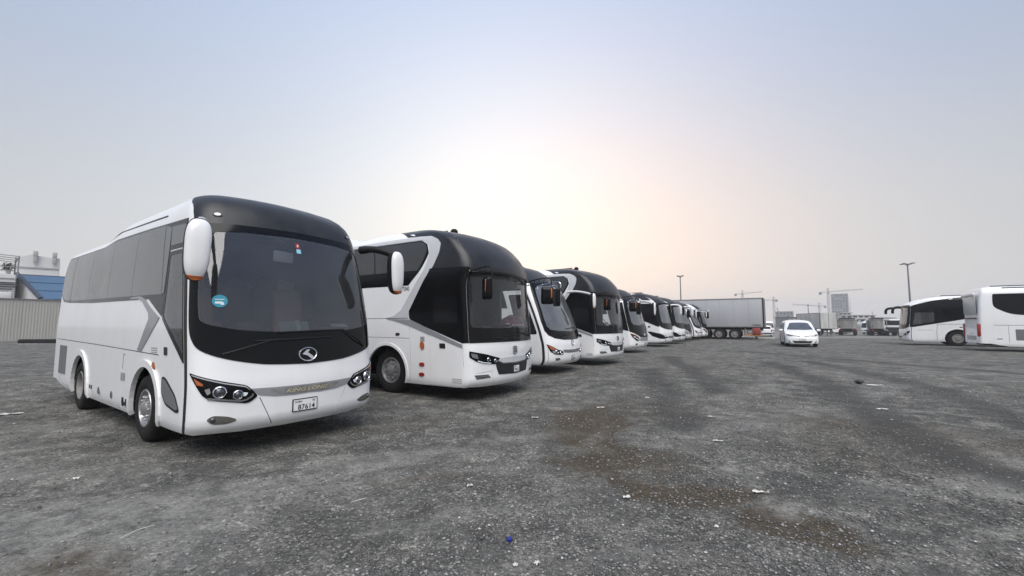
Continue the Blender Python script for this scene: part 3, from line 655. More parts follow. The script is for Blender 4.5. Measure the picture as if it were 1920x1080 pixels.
def extra2(root, S):
    s = patch(S, [(-.085, .91), (0, .875), (.085, .91), (.085, 1.03), (.05, 1.06), (-.05, 1.06), (-.085, 1.03)], M['silver'], 'emblem', root, off=.018, th=.02)
    for k in range(4): patch(S, quad(-.06, .925+.033*k, .06, .938+.033*k), M['ink'], 'emblem_mark', s, off=.021, rim=False)
    patch(S, strip([(-.68, .812), (-.44, .722), (0, .706), (.44, .722), (.68, .812)], .022), M['chrome'], 'grille_trim', root, off=.022, th=.02)
    patch(S, sym([(0, .72), (-.43, .735), (-.66, .825), (0, .84)]), M['pearl'], 'grille_panel', root, off=.008, th=.012)
    text_on(S, 'ZHONG TONG', -3.30, 2.24, .50, .085, M['ink'], root, .006)
    for sg in (-1, 1):
        for z, a, b, m_ in ((1.08, .06, .085, 'amber'), (.69, .075, .042, 'red'), (.485, .075, .040, 'red')):
            t, v = S.side(-1.475, z, sg); patch(S, ell(t, v, a, b), M[m_], 'side_lamp', root, off=.014, th=.02)
        t, v = S.side(-1.475, 1.21, sg); patch(S, quad(t-.06, v-.05, t+.06, v+.05), M['greyprint'], 'notice', root, off=.004, rim=False)
        for k in range(3): t, v = S.side(-.55, .45-.035*k, sg); patch(S, quad(t-.12, v-.006, t+.12, v+.006), M['greyprint'], 'small_print', root, off=.008, rim=False)
        t, v = S.side(-2.2, 1.30, sg); patch(S, quad(t-.06, v-.03, t+.06, v+.03, .02), M['ink'], 'flap_latch', root, off=.006)
        lattice_mirror(root, sg)
    cabin(root, -.20, 1.0, 2.5, 2, 'dash', dash=.36)
    m = MB(); out = rpoly([(-8.2, -.95), (-8.2, .95), (-4.6, .95), (-4.6, -.95)], .4, 6)
    m.pillow(out, [(1.0, 3.5), (1.0, 3.62), (.97, 3.72), (.9, 3.77), (.5, 3.79)]); m.obj('air_conditioner', M['white2'], root, 50)
    MB().lathe([(.09, 3.68), (.09, 3.75), (.05, 3.79), (0, 3.80)], 12, Matrix.Translation((-1.7, 0, 0.0))).obj('roof_beacon', M['trim'], root)
gl2 = [(0, 1.44), (-.9, 1.44), (-1.20, 1.46), (-1.225, 1.52), (-1.215, 2.3), (-1.18, 2.48), (-.9, 2.53), (0, 2.545)]
CF2 = dict(S=S2, name='high_coach', arches=(-2.53, -8.9), ar=.62, azc=.44, rw=.50, wy=.27, styles=('nuts', 'deep'), ring=.055, ringoff=.016, floor=.99,
    frit=[(0, 1.15), (-.5, 1.15), (-1.0, 1.15), (-1.262, 1.15), (-1.275, 1.4), (-1.262, 2.3), (-1.225, 2.56), (-.8, 2.605), (0, 2.615)], glass=gl2, glass_big=grow(gl2, 2.0), glassmat=M['showglass'], driver_glass=flip(rpoly([(-2.12, 1.52), (-1.46, 1.45), (-1.42, 2.35), (-2.05, 2.35)], .06)),
    dome=[(-1.205, 2.575), (-.7, 2.60), (0, 2.61), (.7, 2.60), (1.205, 2.575), (1.195, 3.0), (1.19, 3.4), (1.19, 4.75), (-1.19, 4.75), (-1.19, 3.4), (-1.195, 3.0)],
    door=[(-2.215, .29), (-2.262, 1.42), (-2.29, 2.45), (-1.44, 2.45), (-1.425, 1.12), (-1.345, .29)],
    door_glass=None,
    both=[('side_mask', [(-1.268, 1.152), (-1.402, 1.15), (-2.266, 1.435), (-2.775, 1.615), (-2.815, 1.66), (-2.815, 1.80), (-2.77, 1.86), (-2.345, 2.468), (-2.215, 2.68), (-1.215, 2.66), (-1.267, 2.3), (-1.28, 1.4)], 'black', .011),
          ('dome_side', [(-1.195, 2.60), (-2.255, 2.60), (-1.83, 3.024), (-1.655, 3.20), (-1.64, 3.29), (-1.71, 3.385), (-2.45, 3.42), (-2.30, 3.65), (-2.1, 4.5), (-1.20, 4.6), (-1.20, 3.2)], 'dome', .006),
          ('swoosh_trim', [(-12.4, 3.385), (-6, 3.388), (-2.02, 3.398), (-1.74, 3.375), (-1.66, 3.30), (-1.665, 3.19), (-1.845, 3.024), (-2.36, 2.468), (-2.80, 1.80), (-2.86, 1.657), (-3.553, 1.650), (-3.3, 1.695), (-3.06, 1.82), (-2.795, 2.149), (-2.11, 3.04), (-2.03, 3.16), (-2.02, 3.25), (-2.10, 3.310), (-3.3, 3.314), (-12.4, 3.314)], 'pearl', .007),
          ('waist_stripe', [(-3.50, 1.632), (-2.82, 1.622), (-1.408, 1.120), (-1.405, 1.045), (-2.266, 1.31), (-2.813, 1.483), (-3.2, 1.58)], 'silver', .010),
          ('door_handle', quad(-1.985, 1.035, -1.835, 1.135, .015), 'ink', .012),
          ('corner_post', [(-1.385, .285), (-1.385, 1.14), (-1.272, 1.145), (-1.272, .285)], 'white', .006)],
    right=[('door_window', [(-2.12, 1.55), (-1.49, 1.55), (-1.455, 2.07), (-2.09, 2.085)], 'darkglass', .014)],
    band=[(-12.3, 3.30), (-2.13, 3.30), (-2.045, 3.22), (-2.14, 3.02), (-2.83, 2.35), (-12.3, 2.35)], bandmat=M['black'],
    panes=[[(-3.93, 2.66), (-2.58, 2.66), (-2.16, 3.08), (-2.09, 3.2), (-2.16, 3.275), (-3.93, 3.275)]]+panes([-12.2, -10.2, -8.1, -6.0, -3.95], lambda t: 3.275, lambda t: 2.66, .015), panemat=worn('tinted_coach_window', (.03, .03, .032), (.05, .05, .05), .12, coat=.5, amount=.7),
    seams=[([(-12.2, 1.64), (-2.84, 1.64)], .012), ([(12.2, 1.64), (2.84, 1.64)], .012), ([(-2.80, .30), (-2.81, 1.47)], .011), ([(2.80, .30), (2.81, 1.47)], .011), ([(-5.2, 1.23), (-2.83, 1.22)], .010), ([(5.2, 1.23), (2.83, 1.22)], .010), ([(-.15, 1.14), (-.15, .90), (-.22, .76)], .008), ([(-.70, .68), (-.74, .60), (-.72, .32)], .008), ([(.70, .68), (.74, .60), (.72, .32)], .008), ([(-1.10, .56), (-.74, .585)], .007), ([(1.10, .56), (.74, .585)], .007)],
    hl=rpoly([(-1.279, .995), (-.926, .93), (-.52, .830), (-.645, .712), (-.926, .734), (-1.137, .790), (-1.279, .880)], [.01, .05, .02, .04, .05, .05, .02]),
    hl_lens=[(-.84, .82, .038), (-.66, .785, .034)], hl_bits=[('light_guide', rpoly([(-1.245, .955), (-1.11, .925), (-1.09, .835), (-1.225, .875)], .01), 'lens'), ('led_strip', strip([(-1.10, .80), (-.95, .758), (-.78, .742)], .018), 'stwhite')],
    fog=rpoly([(-1.173, .528), (-.838, .522), (-.767, .455), (-1.12, .444)], .02), fog_lens=(-.97, .487, .028),
    centre=[('grille', [(0, .698), (-.42, .708), (-.665, .80), (-.61, .62), (-.55, .50), (0, .478)], 'ink', .010)],
    plate=(.06, .575, .24, .155), plate_text=[('DXB', -.42, .2, .34, .15), ('79013', -.40, -.38, .78, .46)],
    wipers=[((.95, 1.24), (.3, 1.33), (-.35, 1.27), (.75, 1.34)), ((-.5, 1.2), (0, 1.26), (-.75, 1.24), (.2, 1.22))], extra=extra2)

# ------------------------------------------------------------------ design 3: white coach with the raked screen
S3 = Surf(10.5, 2.45, 3.2, .34, .2, [(.3, .3, .10, .03, 0, 0), (.37, .37, .03, .01, 0, 0), (.5, .5, 0, 0, 0, 0), (.85, .85, .02, 0, 0, 0), (1.1, 1.1, .08, 0, 0, 0), (1.4, 1.4, .17, 0, 0, 0), (2, 2, .40, .02, .05, 0), (2.5, 2.5, .63, .05, .09, 0), (2.75, 2.75, .77, .08, .12, 0), (2.95, 2.95, .94, .13, .18, 0), (3.08, 3.10, 1.15, .22, .26, .04), (3.2, 3.22, 1.42, .38, .4, .1), (3.32, 3.28, 1.8, .6, .6, .14)], lift=(-5.2, -3.5), blend=(-4.8, -.3))
def extra3(root, S):
    m = MB().tube([tuple(S.pos(.085*math.cos(a), .93+.085*math.sin(a))+S.nrm(0, .93)*.015) for a in (2*math.pi*i/28 for i in range(29))], .010, 6, cap=False)
    e = m.obj('emblem', M['chrome'], root); patch(S, [(-.06, .9), (0, .87), (.05, .93), (.02, .94), (.05, .99), (-.01, .98), (-.02, .93)], M['chrome'], 'emblem_mark', e, off=.015)
    text_on(S, 'HIGER', -.17, .665, .34, .045, M['silver'], root, .018)
    lattice_mirror(root, -1, -.62, 1.18, 2.62, .72, 'chrome', .13, .26, .33, False)
    pod_mirror(root, (.10, 1.45, 2.30), .12, .27, (-.70, 1.10, 2.62), 1, armr=.04)
    cabin(root, -.40, 1.0, 2.4, 1, 'seat', dash=.35)
    MB().pillow(rpoly([(-8, -.9), (-8, .9), (-4.4, .9), (-4.4, -.9)], .3, 5), [(1, 3.2), (1, 3.34), (.95, 3.43), (.6, 3.46)]).obj('air_conditioner', M['white2'], root, 50)
gl3 = [(0, 1.28), (-.7, 1.30), (-1.0, 1.34), (-1.10, 1.44), (-1.11, 1.7), (-1.08, 2.3), (-1.02, 2.60), (-.85, 2.70), (0, 2.74)]
CF3 = dict(S=S3, name='raked_coach', arches=(-2.4, -7.6), ar=.60, azc=.44, rw=.48, styles=('nuts', 'deep'), ring=.05,
    frit=[(0, 1.02), (-.5, 1.03), (-.9, 1.08), (-1.12, 1.17), (-1.21, 1.30), (-1.235, 1.6), (-1.215, 2.2), (-1.18, 2.6), (-1.12, 2.78), (0, 2.82)], glass=gl3, glass_big=grow(gl3, 2.0), glassmat=M['lightglass'],
    dome=[(-1.15, 2.77), (0, 2.80), (1.15, 2.77), (1.3, 2.95), (1.4, 4.2), (-1.4, 4.2), (-1.3, 2.95)],
    door=[(-2.25, .32), (-2.25, 2.5), (-1.42, 2.5), (-1.36, 1.3), (-1.36, .32)], door_glass=rpoly([(-2.18, 1.2), (-2.10, 2.42), (-1.52, 2.42), (-1.46, 1.2)], .08),
    right=[('door_pillar', [(-1.40, .31), (-1.40, 1.3), (-1.42, 2.6), (-1.35, 2.6), (-1.325, 1.3), (-1.325, .31)], 'ink', .010)],
    band=[(-10.8, 2.82), (-10.9, 2.1), (-2.3, 2.0), (-2.28, 2.55), (-1.4, 2.6), (-1.35, 2.80)], panes=panes([-10.7, -9, -7.3, -5.6, -3.9, -2.35], lambda t: 2.76, lambda t: 2.1, .015),
    seams=[([(-10.5, 1.25), (-2.3, 1.25)], .012), ([(10.5, 1.25), (2.3, 1.25)], .012), ([(-1.22, .85), (-1.22, .33)], .012), ([(1.22, .85), (1.22, .33)], .012)],
    hl=rpoly([(-1.26, .92), (-1.1, .86), (-.9, .76), (-.62, .69), (-.60, .60), (-.75, .585), (-1.0, .61), (-1.16, .70)], .03), hl_lens=[(-.92, .685, .055), (-.74, .645, .045)],
    hl_bits=[('indicator', rpoly([(-1.225, .895), (-1.09, .84), (-.93, .75), (-1.0, .74), (-1.13, .76)], .015), 'amber'), ('reflector', rpoly([(-1.10, .72), (-1.0, .72), (-.98, .64), (-1.06, .65)], .01), 'lens')],
    centre=[('grille', [(0, .63), (-.3, .63), (-.57, .655), (-.60, .735), (-.3, .725), (0, .72)], 'grille', .008)],
    fog=rpoly([(-.98, .50), (-.78, .50), (-.75, .43), (-.95, .42)], .02), fog_lens=(-.87, .46, .024),
    plate=(.0, .47, .24, .15), plate_text=[('DXB', -.42, .2, .34, .15), ('15840', -.40, -.38, .78, .46)],
    wipers=[((.85, 1.12), (.5, 1.33), (-.2, 1.36), (.55, 1.40)), ((-.6, 1.10), (-.2, 1.2), (-.75, 1.14), (.1, 1.2))], extra=extra3)

# ------------------------------------------------------------------ design 5: rounded coach with the black chin
def extra5(root, S):
    lattice_mirror(root, -1, -.45, 1.15, 2.62, .62, 'chrome', .13, .30, .36, False)
    pod_mirror(root, (.10, 1.36, 2.30), .13, .36, (-.6, 1.10, 2.75), 1)
    cabin(root, -.35, 1.0, 2.4, 1, 'curtain', dash=.36)
    MB().pillow(rpoly([(-8, -.9), (-8, .9), (-3.6, .9), (-3.6, -.9)], .3, 5), [(1, 3.2), (1, 3.32), (.95, 3.4), (.6, 3.42)]).obj('air_conditioner', M['white2'], root, 50)
S5 = Surf(10.5, 2.45, 3.0, .34, .2, [(.28, .28, .10, .03, 0, 0), (.35, .35, .03, .01, 0, 0), (.48, .48, 0, 0, 0, 0), (.85, .85, .0, 0, 0, 0), (1.1, 1.1, .04, 0, 0, 0), (1.4, 1.4, .10, 0, 0, 0), (2, 2, .25, .02, .05, 0), (2.5, 2.5, .40, .05, .09, 0), (2.75, 2.75, .50, .08, .12, 0), (2.95, 2.95, .63, .13, .18, 0), (3.08, 3.10, .85, .22, .26, .04), (3.2, 3.22, 1.15, .38, .4, .1), (3.32, 3.28, 1.6, .6, .6, .14)], lift=(-5.2, -3.5), blend=(-4.8, -.3))
gl5 = [(0, 1.42), (-.6, 1.42), (-.95, 1.46), (-1.06, 1.58), (-1.06, 2.0), (-1.02, 2.45), (-.9, 2.56), (0, 2.60)]
CF5 = dict(S=S5, name='rounded_coach', arches=(-2.4, -7.6), ar=.60, azc=.44, rw=.48, styles=('nuts', 'deep'), ring=.05,
    frit=[(0, .80), (-.5, .80), (-.62, .86), (-1.0, 1.0), (-1.28, 1.10), (-1.30, 1.6), (-1.27, 2.2), (-1.22, 2.6), (-1.15, 2.72), (0, 2.76)], glass=gl5, glass_big=grow(gl5, 2.0), glassmat=M['lightglass'],
    dome=[(-1.18, 2.66), (0, 2.70), (1.18, 2.66), (1.3, 2.95), (1.4, 4.2), (-1.4, 4.2), (-1.3, 2.95)],
    both=[('side_mask', [(-1.31, 1.12), (-2.2, 1.35), (-2.25, 2.55), (-1.26, 2.60), (-1.29, 2.2), (-1.31, 1.6)], 'black', .006)],
    door=[(-2.2, .30), (-2.2, 1.30), (-1.4, 1.10), (-1.36, .30)],
    band=[(-10.8, 2.82), (-10.9, 2.1), (-2.28, 2.0), (-2.28, 2.6), (-1.4, 2.62), (-1.3, 2.80)], panes=panes([-10.7, -9, -7.3, -5.6, -3.9, -2.35], lambda t: 2.76, lambda t: 2.1, .015),
    hl=rpoly([(-1.28, 1.02), (-1.0, .95), (-.70, .82), (-.62, .66), (-.74, .60), (-.98, .68), (-1.18, .82)], .03), hl_lens=[(-.98, .80, .06), (-.78, .71, .05)],
    hl_bits=[('indicator', strip([(-1.25, 1.0), (-1.0, .93), (-.72, .80)], .03), 'amber'), ('reflector', rpoly([(-1.16, .90), (-1.06, .88), (-1.04, .80), (-1.12, .80)], .01), 'lens')],
    centre=[('grille_bar', [(0, .62), (-.55, .62), (-.60, .72), (-.5, .79), (0, .79)], 'silver', .012), ('emblem', [(0, .87), (-.10, .90), (-.12, .94), (0, 1.0)], 'chrome', .014)],
    fog=rpoly([(-1.0, .46), (-.88, .52), (-.78, .47), (-.9, .40)], .02), fog_lens=(-.89, .46, .028), plate=(0.15, .45, .26, .15), plate_text=[('48201', -.40, -.25, .78, .5)],
    wipers=[((.85, 1.12), (.5, 1.33), (-.2, 1.46), (.55, 1.48))], extra=extra5)

# ------------------------------------------------------------------ design 6: angular coach, black bumper blades, drooping mirrors
def horn_mirror(root, sg, white, x=.30, y=1.34, z=2.72, drop=.62):
    e = empty('mirror', (-.50, sg*1.12, z), 0, root)
    a = spl([(0, 0, .0), (.35, sg*.12, .06), (.68, sg*.20, .02), (.80, sg*.23, -.10)], 5)
    MB().tube(a, [.05]*len(a), 8).obj('mirror_arm', M['white' if white else 'trim'], e, 60)
    out = rpoly([(-.10, -drop), (.10, -drop), (.13, 0), (-.13, 0)], .08, 5)
    Mt = FRM((.80, sg*.23, -.02), (0, 1, 0), (0, 0, 1), (1, 0, 0))
    MB().pillow(out, [(.8, -.07), (1, -.045), (1, .03), (.9, .06), (.5, .075), (.05, .078)], Mt).obj('mirror_housing', M['white' if white else 'black'], e, 50)
    return e
def extra6(root, S):
    horn_mirror(root, -1, False); horn_mirror(root, 1, True)
    cabin(root, -.30, 1.0, 2.4, 1, 'curtain', dash=.34)
    MB().box((-.62, 0, 1.42), (.40, 1.9, .05), None, .02).obj('dash_cover', M['curtain'], root)
S6 = Surf(12, 2.5, 3.0, .30, .2, [(.28, .28, .10, .03, 0, 0), (.35, .35, .03, .01, 0, 0), (.48, .48, 0, 0, 0, 0), (.85, .85, .0, 0, 0, 0), (1.1, 1.1, .04, 0, 0, 0), (1.4, 1.4, .08, 0, 0, 0), (2, 2, .20, .02, .05, 0), (2.6, 2.6, .34, .05, .09, 0), (2.85, 2.85, .42, .07, .12, 0), (3.1, 3.1, .60, .12, .18, 0), (3.25, 3.24, .9, .22, .26, .06), (3.37, 3.32, 1.3, .38, .4, .12), (3.48, 3.36, 1.8, .6, .6, .18)], lift=(-5.2, -2.6), blend=(-4.8, -.3))
gl6 = [(0, 1.52), (-.7, 1.52), (-1.02, 1.55), (-1.10, 1.66), (-1.09, 2.2), (-1.03, 2.66), (-.9, 2.74), (0, 2.78)]
CF6 = dict(S=S6, name='angular_coach', arches=(-2.6, -8.8), ar=.60, azc=.44, rw=.49, styles=('nuts', 'deep'), ring=.05,
    frit=[(0, 1.10), (-.5, 1.11), (-.9, 1.17), (-1.22, 1.27), (-1.28, 1.4), (-1.27, 2.2), (-1.22, 2.7), (-1.15, 2.84), (0, 2.88)], glass=gl6, glass_big=grow(gl6, 2.1), glassmat=M['lightglass'],
    dome=[(-1.19, 2.82), (0, 2.86), (1.19, 2.82), (1.35, 3.1), (1.5, 3.3), (1.7, 4.3), (-1.7, 4.3), (-1.5, 3.3), (-1.35, 3.1)],
    both=[('side_mask', [(-1.285, 1.30), (-1.40, 1.30), (-2.9, 1.92), (-2.9, 2.80), (-1.22, 2.80), (-1.26, 2.4), (-1.28, 1.6)], 'black', .006), ('bumper_blade', [(-2.15, .98), (-1.95, .99), (-1.36, .86), (-1.10, .80), (-.86, .74), (-.60, .62), (-.66, .56), (-.85, .56), (-1.1, .52), (-1.36, .54), (-1.85, .70)], 'black', .012), ('roof_side', [(-8, 3.0), (-1.4, 3.02), (-1.5, 3.4), (-8, 3.4)], 'dome', .008), ('door_handle', quad(-2.05, 1.24, -1.9, 1.34, .015), 'ink', .012)],
    door=[(-2.45, .30), (-2.45, 1.72), (-1.42, 1.29), (-1.37, .30)],
    band=[(-12.2, 2.88), (-12.3, 1.95), (-2.95, 1.95), (-2.95, 2.82), (-1.4, 2.88)], panes=panes([-12.1, -10, -8, -6, -4.4, -3.0], lambda t: 2.84, lambda t: 2.05, .015),
    hl=rpoly([(-1.30, .86), (-1.10, .80), (-.80, .70), (-.72, .63), (-.9, .60), (-1.15, .66)], .02), hl_lens=[(-1.02, .71, .045), (-.86, .665, .036)], hl_bits=[('led_strip', strip([(-1.27, .83), (-.85, .69)], .022), 'stwhite')],
    centre=[('chin_grille', [(0, .55), (-.52, .56), (-.6, .64), (-.5, .70), (0, .70)], 'grille', .008), ('emblem', [(0, .88), (-.06, .92), (0, 1.0)], 'chrome', .012)],
    fog=rpoly([(-1.0, .46), (-.88, .48), (-.78, .44), (-.9, .40)], .02), fog_lens=(-.89, .44, .024), plate=(.45, .44, .26, .15), plate_text=[('30917', -.40, -.25, .78, .5)],
    wipers=[((.85, 1.2), (.5, 1.40), (-.2, 1.5), (.55, 1.54))], extra=extra6)
# ------------------------------------------------------------------ cars
def small_car(name, S, cf, root=None):
    root = empty(name); P = lambda nm, pl, mt, of, par=root, both=False: [patch(S, q, M[mt], nm, par, off=of, th=of+.01, fine=.07) for q in ([pl, flip(pl)] if both else [pl])]
    holes = [arch_hole(S, x, cf['ar'], cf['rw'], sg) for x in cf['arches'] for sg in (-1, 1)]
    z0 = S.v0
    patch(S, [(-S.T, z0+.04), (S.T, z0+.04), (S.T, S.v1+.995), (-S.T, S.v1+.995)], M['white'], 'body', root, holes, off=0, th=.03, fine=.07)
    MB().box((-S.L/2, 0, .36), (S.L-.5, S.W-.45, .25)).obj('chassis', M['under'], root, 0)
    for nm, pl, mt, of in cf.get('centre', ()): P(nm, sym(pl), mt, of)
    for nm, pl, mt, of in cf.get('both', ()): P(nm, pl, mt, of, both=True)
    for x in cf['arches']:
        for sg in (-1, 1): wheel(root, x, sg*(S.W/2-.13), cf['rw'], .21, 'spokes')
    return root
SV = Surf(4.75, 1.80, 2.3, .36, .25, [(.20, .20, .07, .04, 0, 0), (.30, .30, .0, .01, 0, 0), (.50, .50, .0, 0, 0, 0), (.66, .66, .05, 0, 0, 0), (.80, .79, .14, .0, 0, 0), (.93, .90, .30, .01, 0, 0), (1.10, 1.0, .58, .02, .02, 0), (1.28, 1.08, .90, .03, .04, 0), (1.55, 1.27, 1.18, .08, .1, 0), (1.90, 1.56, 1.62, .16, .22, 0), (2.02, 1.66, 1.95, .23, .3, 0), (2.14, 1.725, 2.6, .42, .5, 0)], lift=(-9, -8), blend=(-4.7, -.1), crown=.03, spine=3.0)
def van_bits(root, S):
    for sg in (-1, 1):
        e = empty('wing_mirror', (-1.32, sg*.95, 1.06), 0, root)
        MB().box((0, sg*.10, 0), (.12, .22, .15), None, .045).obj('mirror_shell', M['white'], e, 60); MB().box((0, -sg*.02, -.03), (.06, .1, .04), None, .01).obj('mirror_arm', M['trim'], e)
        for q in ((-1.45, -2.45), (-2.55, -3.55), (-3.65, -4.35)):
            top, bot = 1.50, 1.10
            a = [S.side(q[0]-(.0 if q[0] < -2 else .05), bot, sg), S.side(q[1], bot, sg), S.side(q[1]-.02, top, sg), S.side(q[0]-(.08 if q[0] < -2 else .62), top, sg)]
            patch(S, rpoly(a, .06), M['darkglass'], 'side_window', root, off=.006)
        for x in (-2.5, -3.6): patch(S, strip([S.side(x, .32, sg), S.side(x, 1.08, sg)], .012), M['ink'], 'door_seam', root, off=.002)
        t, v = S.side(-2.30, .98, sg); patch(S, quad(t-.09, v-.02, t+.09, v+.02, .015), M['chrome'], 'door_handle', root, off=.015)
    MB().lathe([(.02, 1.74), (.035, 1.76), (.02, 1.80), (0, 1.81)], 10, Matrix.Translation((-3.2, .35, .0))).obj('aerial', M['trim'], root)
    p = patch(S, quad(-.19, .40, .19, .53), M['ink'], 'number_plate', root, off=.016, th=.02); patch(S, quad(-.18, .41, .18, .52), M['plate'], 'plate_face', p, off=.019)
    text_on(S, 'C 56182', -.15, .43, .30, .065, M['ink'], p, .022)
    patch(S, ell(0, .69, .085, .045), M['chrome'], 'emblem', root, off=.014)
    w = patch(S, sym([(0, 1.30), (-.4, 1.30), (-.745, 1.315), (-.775, 1.36), (-.70, 1.62), (-.62, 1.87), (-.4, 1.90), (0, 1.91)]), worn('grey_reflecting_windscreen', (.10, .115, .14), (.20, .21, .22), .10, metal=.5, amount=.8, scale=1.5), 'windscreen', root, off=.005)
    wiper(S, (-.55, 1.27), (-.2, 1.32), (-.35, 1.32), (.2, 1.33), root); wiper(S, (.1, 1.27), (.4, 1.33), (.15, 1.32), (.62, 1.34), root)
CFV = dict(arches=(-.95, -3.85), ar=.37, rw=.33,
    centre=[('lower_intake', [(0, .275), (-.44, .275), (-.55, .41), (-.3, .395), (0, .395)], 'ink', .006), ('intake_lip', strip([(-.60, .24), (-.3, .225), (0, .222), (.3, .225), (.60, .24)], .02)[:0] or [(0, .215), (-.5, .22), (-.64, .25), (-.60, .262), (-.3, .245), (0, .243)], 'white2', .012)],
    both=[('headlight', rpoly([(-.46, .70), (-.50, .755), (-.70, .815), (-.88, .84), (-.90, .77), (-.70, .70)], .02), 'smoke', .008), ('headlight_bezel', strip([(-.47, .70), (-.68, .69), (-.88, .75)], .016), 'dull', .012), ('grille_bar', strip([(-.46, .735), (-.30, .70), (-.09, .675)], .034), 'trim', .010),
          ('fog_lamp', rpoly([(-.74, .30), (-.63, .27), (-.72, .40), (-.80, .42)], .02), 'smoke', .006), ('bonnet_seam', strip([(-.48, .76), (-.62, 1.0), (-.74, 1.27)], .010), 'ink', .002)])
def make_van():
    r = small_car('people_carrier', SV, CFV); van_bits(r, SV); return r
SU = Surf(4.7, 1.86, 2.6, .30, .16, [(.28, .28, .07, .03, 0, 0), (.40, .40, 0, 0, 0, 0), (.7, .7, 0, 0, 0, 0), (.98, .98, .06, .0, 0, 0), (1.12, 1.08, .30, .01, 0, 0), (1.4, 1.12, .95, .03, .02, 0), (1.6, 1.3, 1.2, .07, .06, 0), (1.95, 1.62, 1.55, .14, .16, 0), (2.1, 1.76, 1.9, .24, .24, 0), (2.2, 1.80, 2.5, .42, .45, 0)], lift=(-9, -8), blend=(-4.6, -.1), crown=.03, spine=3.0)
def make_suv():
    r = small_car('estate_car', SU, dict(arches=(-.95, -3.7), ar=.42, rw=.37, both=[('headlight', rpoly([(-.5, .72), (-.85, .74), (-.88, .88), (-.5, .84)], .03), 'lens', .006)], centre=[('grille', [(0, .62), (-.42, .64), (-.44, .86), (0, .86)], 'ink', .006), ('windscreen', [(0, 1.45), (-.74, 1.46), (-.62, 1.95), (0, 1.97)], 'darkglass', .005)]))
    MB().box((-4.62, 0, 1.42), (.05, 1.36, .40), Matrix.Identity(4), .02).obj('rear_window', M['darkglass'], r); MB().box((-4.68, 0, .55), (.12, 1.7, .22), None, .04).obj('rear_bumper', M['trim'], r); MB().box((-4.70, 0, .85), (.03, .5, .14)).obj('number_plate', M['plate'], r)
    for sg in (-1, 1):
        MB().box((-4.66, sg*.80, 1.0), (.10, .16, .42), None, .03).obj('tail_lamp', M['red'], r)
        for q in ((-1.5, -2.4), (-2.5, -3.4), (-3.5, -4.2)): patch(SU, rpoly([SU.side(q[0], 1.18, sg), SU.side(q[1], 1.18, sg), SU.side(q[1], 1.58, sg), SU.side(q[0]-(.45 if q[0] > -2 else 0), 1.58, sg)], .05), M['darkglass'], 'side_window', r, off=.006)
    return r
SM = Surf(7.0, 2.1, 2.8, .30, .2, [(.32, .32, .06, .03, 0, 0), (.45, .45, 0, 0, 0, 0), (.9, .9, 0, 0, 0, 0), (1.2, 1.2, .05, 0, 0, 0), (1.9, 1.9, .28, .03, .04, 0), (2.35, 2.35, .5, .08, .1, 0), (2.5, 2.52, .75, .2, .2, 0), (2.62, 2.58, 1.1, .4, .4, 0)], lift=(-9, -8), blend=(-4.6, -.1))
def make_minibus():
    r = small_car('minibus', SM, dict(arches=(-1.3, -5.2), ar=.46, rw=.39, centre=[('windscreen', [(0, 1.25), (-.95, 1.27), (-.98, 1.5), (-.9, 2.2), (0, 2.25)], 'darkglass', .006), ('grille', [(0, .62), (-.5, .64), (-.5, .82), (0, .84)], 'ink', .006)], both=[('headlight', rpoly([(-.62, .62), (-.98, .64), (-1.0, .86), (-.62, .84)], .04), 'lens', .008), ('window_band', [(-7.9, 1.3), (-1.5, 1.3), (-1.6, 2.2), (-7.9, 2.2)], 'darkglass', .006)]))
    return r

# ------------------------------------------------------------------ lorries
MT = dict(box=worn('grey_box_panel', (.43, .435, .455), (.33, .33, .34), .5, amount=.7, scale=.6, stretch=(1, 1, .35)), boxw=worn('weathered_white_box', (.55, .55, .53), (.30, .29, .27), .6, amount=.8, scale=.7, stretch=(1.5, 1.5, .3)),
    tip=worn('dusty_tipper', (.34, .335, .32), (.14, .13, .12), .7, amount=.9, scale=1.3), conc=worn('pale_concrete', (.42, .41, .40), (.30, .29, .28), .85, amount=.8, scale=.25),
    wall=worn('beige_hoarding', (.47, .455, .41), (.37, .355, .32), .7, amount=.7, scale=.5, stretch=(1, 1, .3)), plaster=worn('white_plaster', (.66, .655, .65), (.50, .49, .48), .85, amount=.6, scale=.3),
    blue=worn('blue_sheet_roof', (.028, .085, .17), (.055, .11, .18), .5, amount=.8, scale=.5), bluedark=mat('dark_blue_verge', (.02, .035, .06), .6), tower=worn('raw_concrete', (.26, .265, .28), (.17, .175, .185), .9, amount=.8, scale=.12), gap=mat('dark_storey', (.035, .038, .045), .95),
    crane=worn('faded_crane_paint', (.34, .34, .32), (.22, .22, .21), .6, amount=.6, scale=.3), pole=mat('galvanised_pole', (.20, .205, .21), .5, .4), orange=worn('orange_rail', (.50, .22, .08), (.25, .13, .06), .6, amount=.6), redbox=worn('red_tool_box', (.30, .045, .03), (.16, .04, .03), .5, amount=.5))
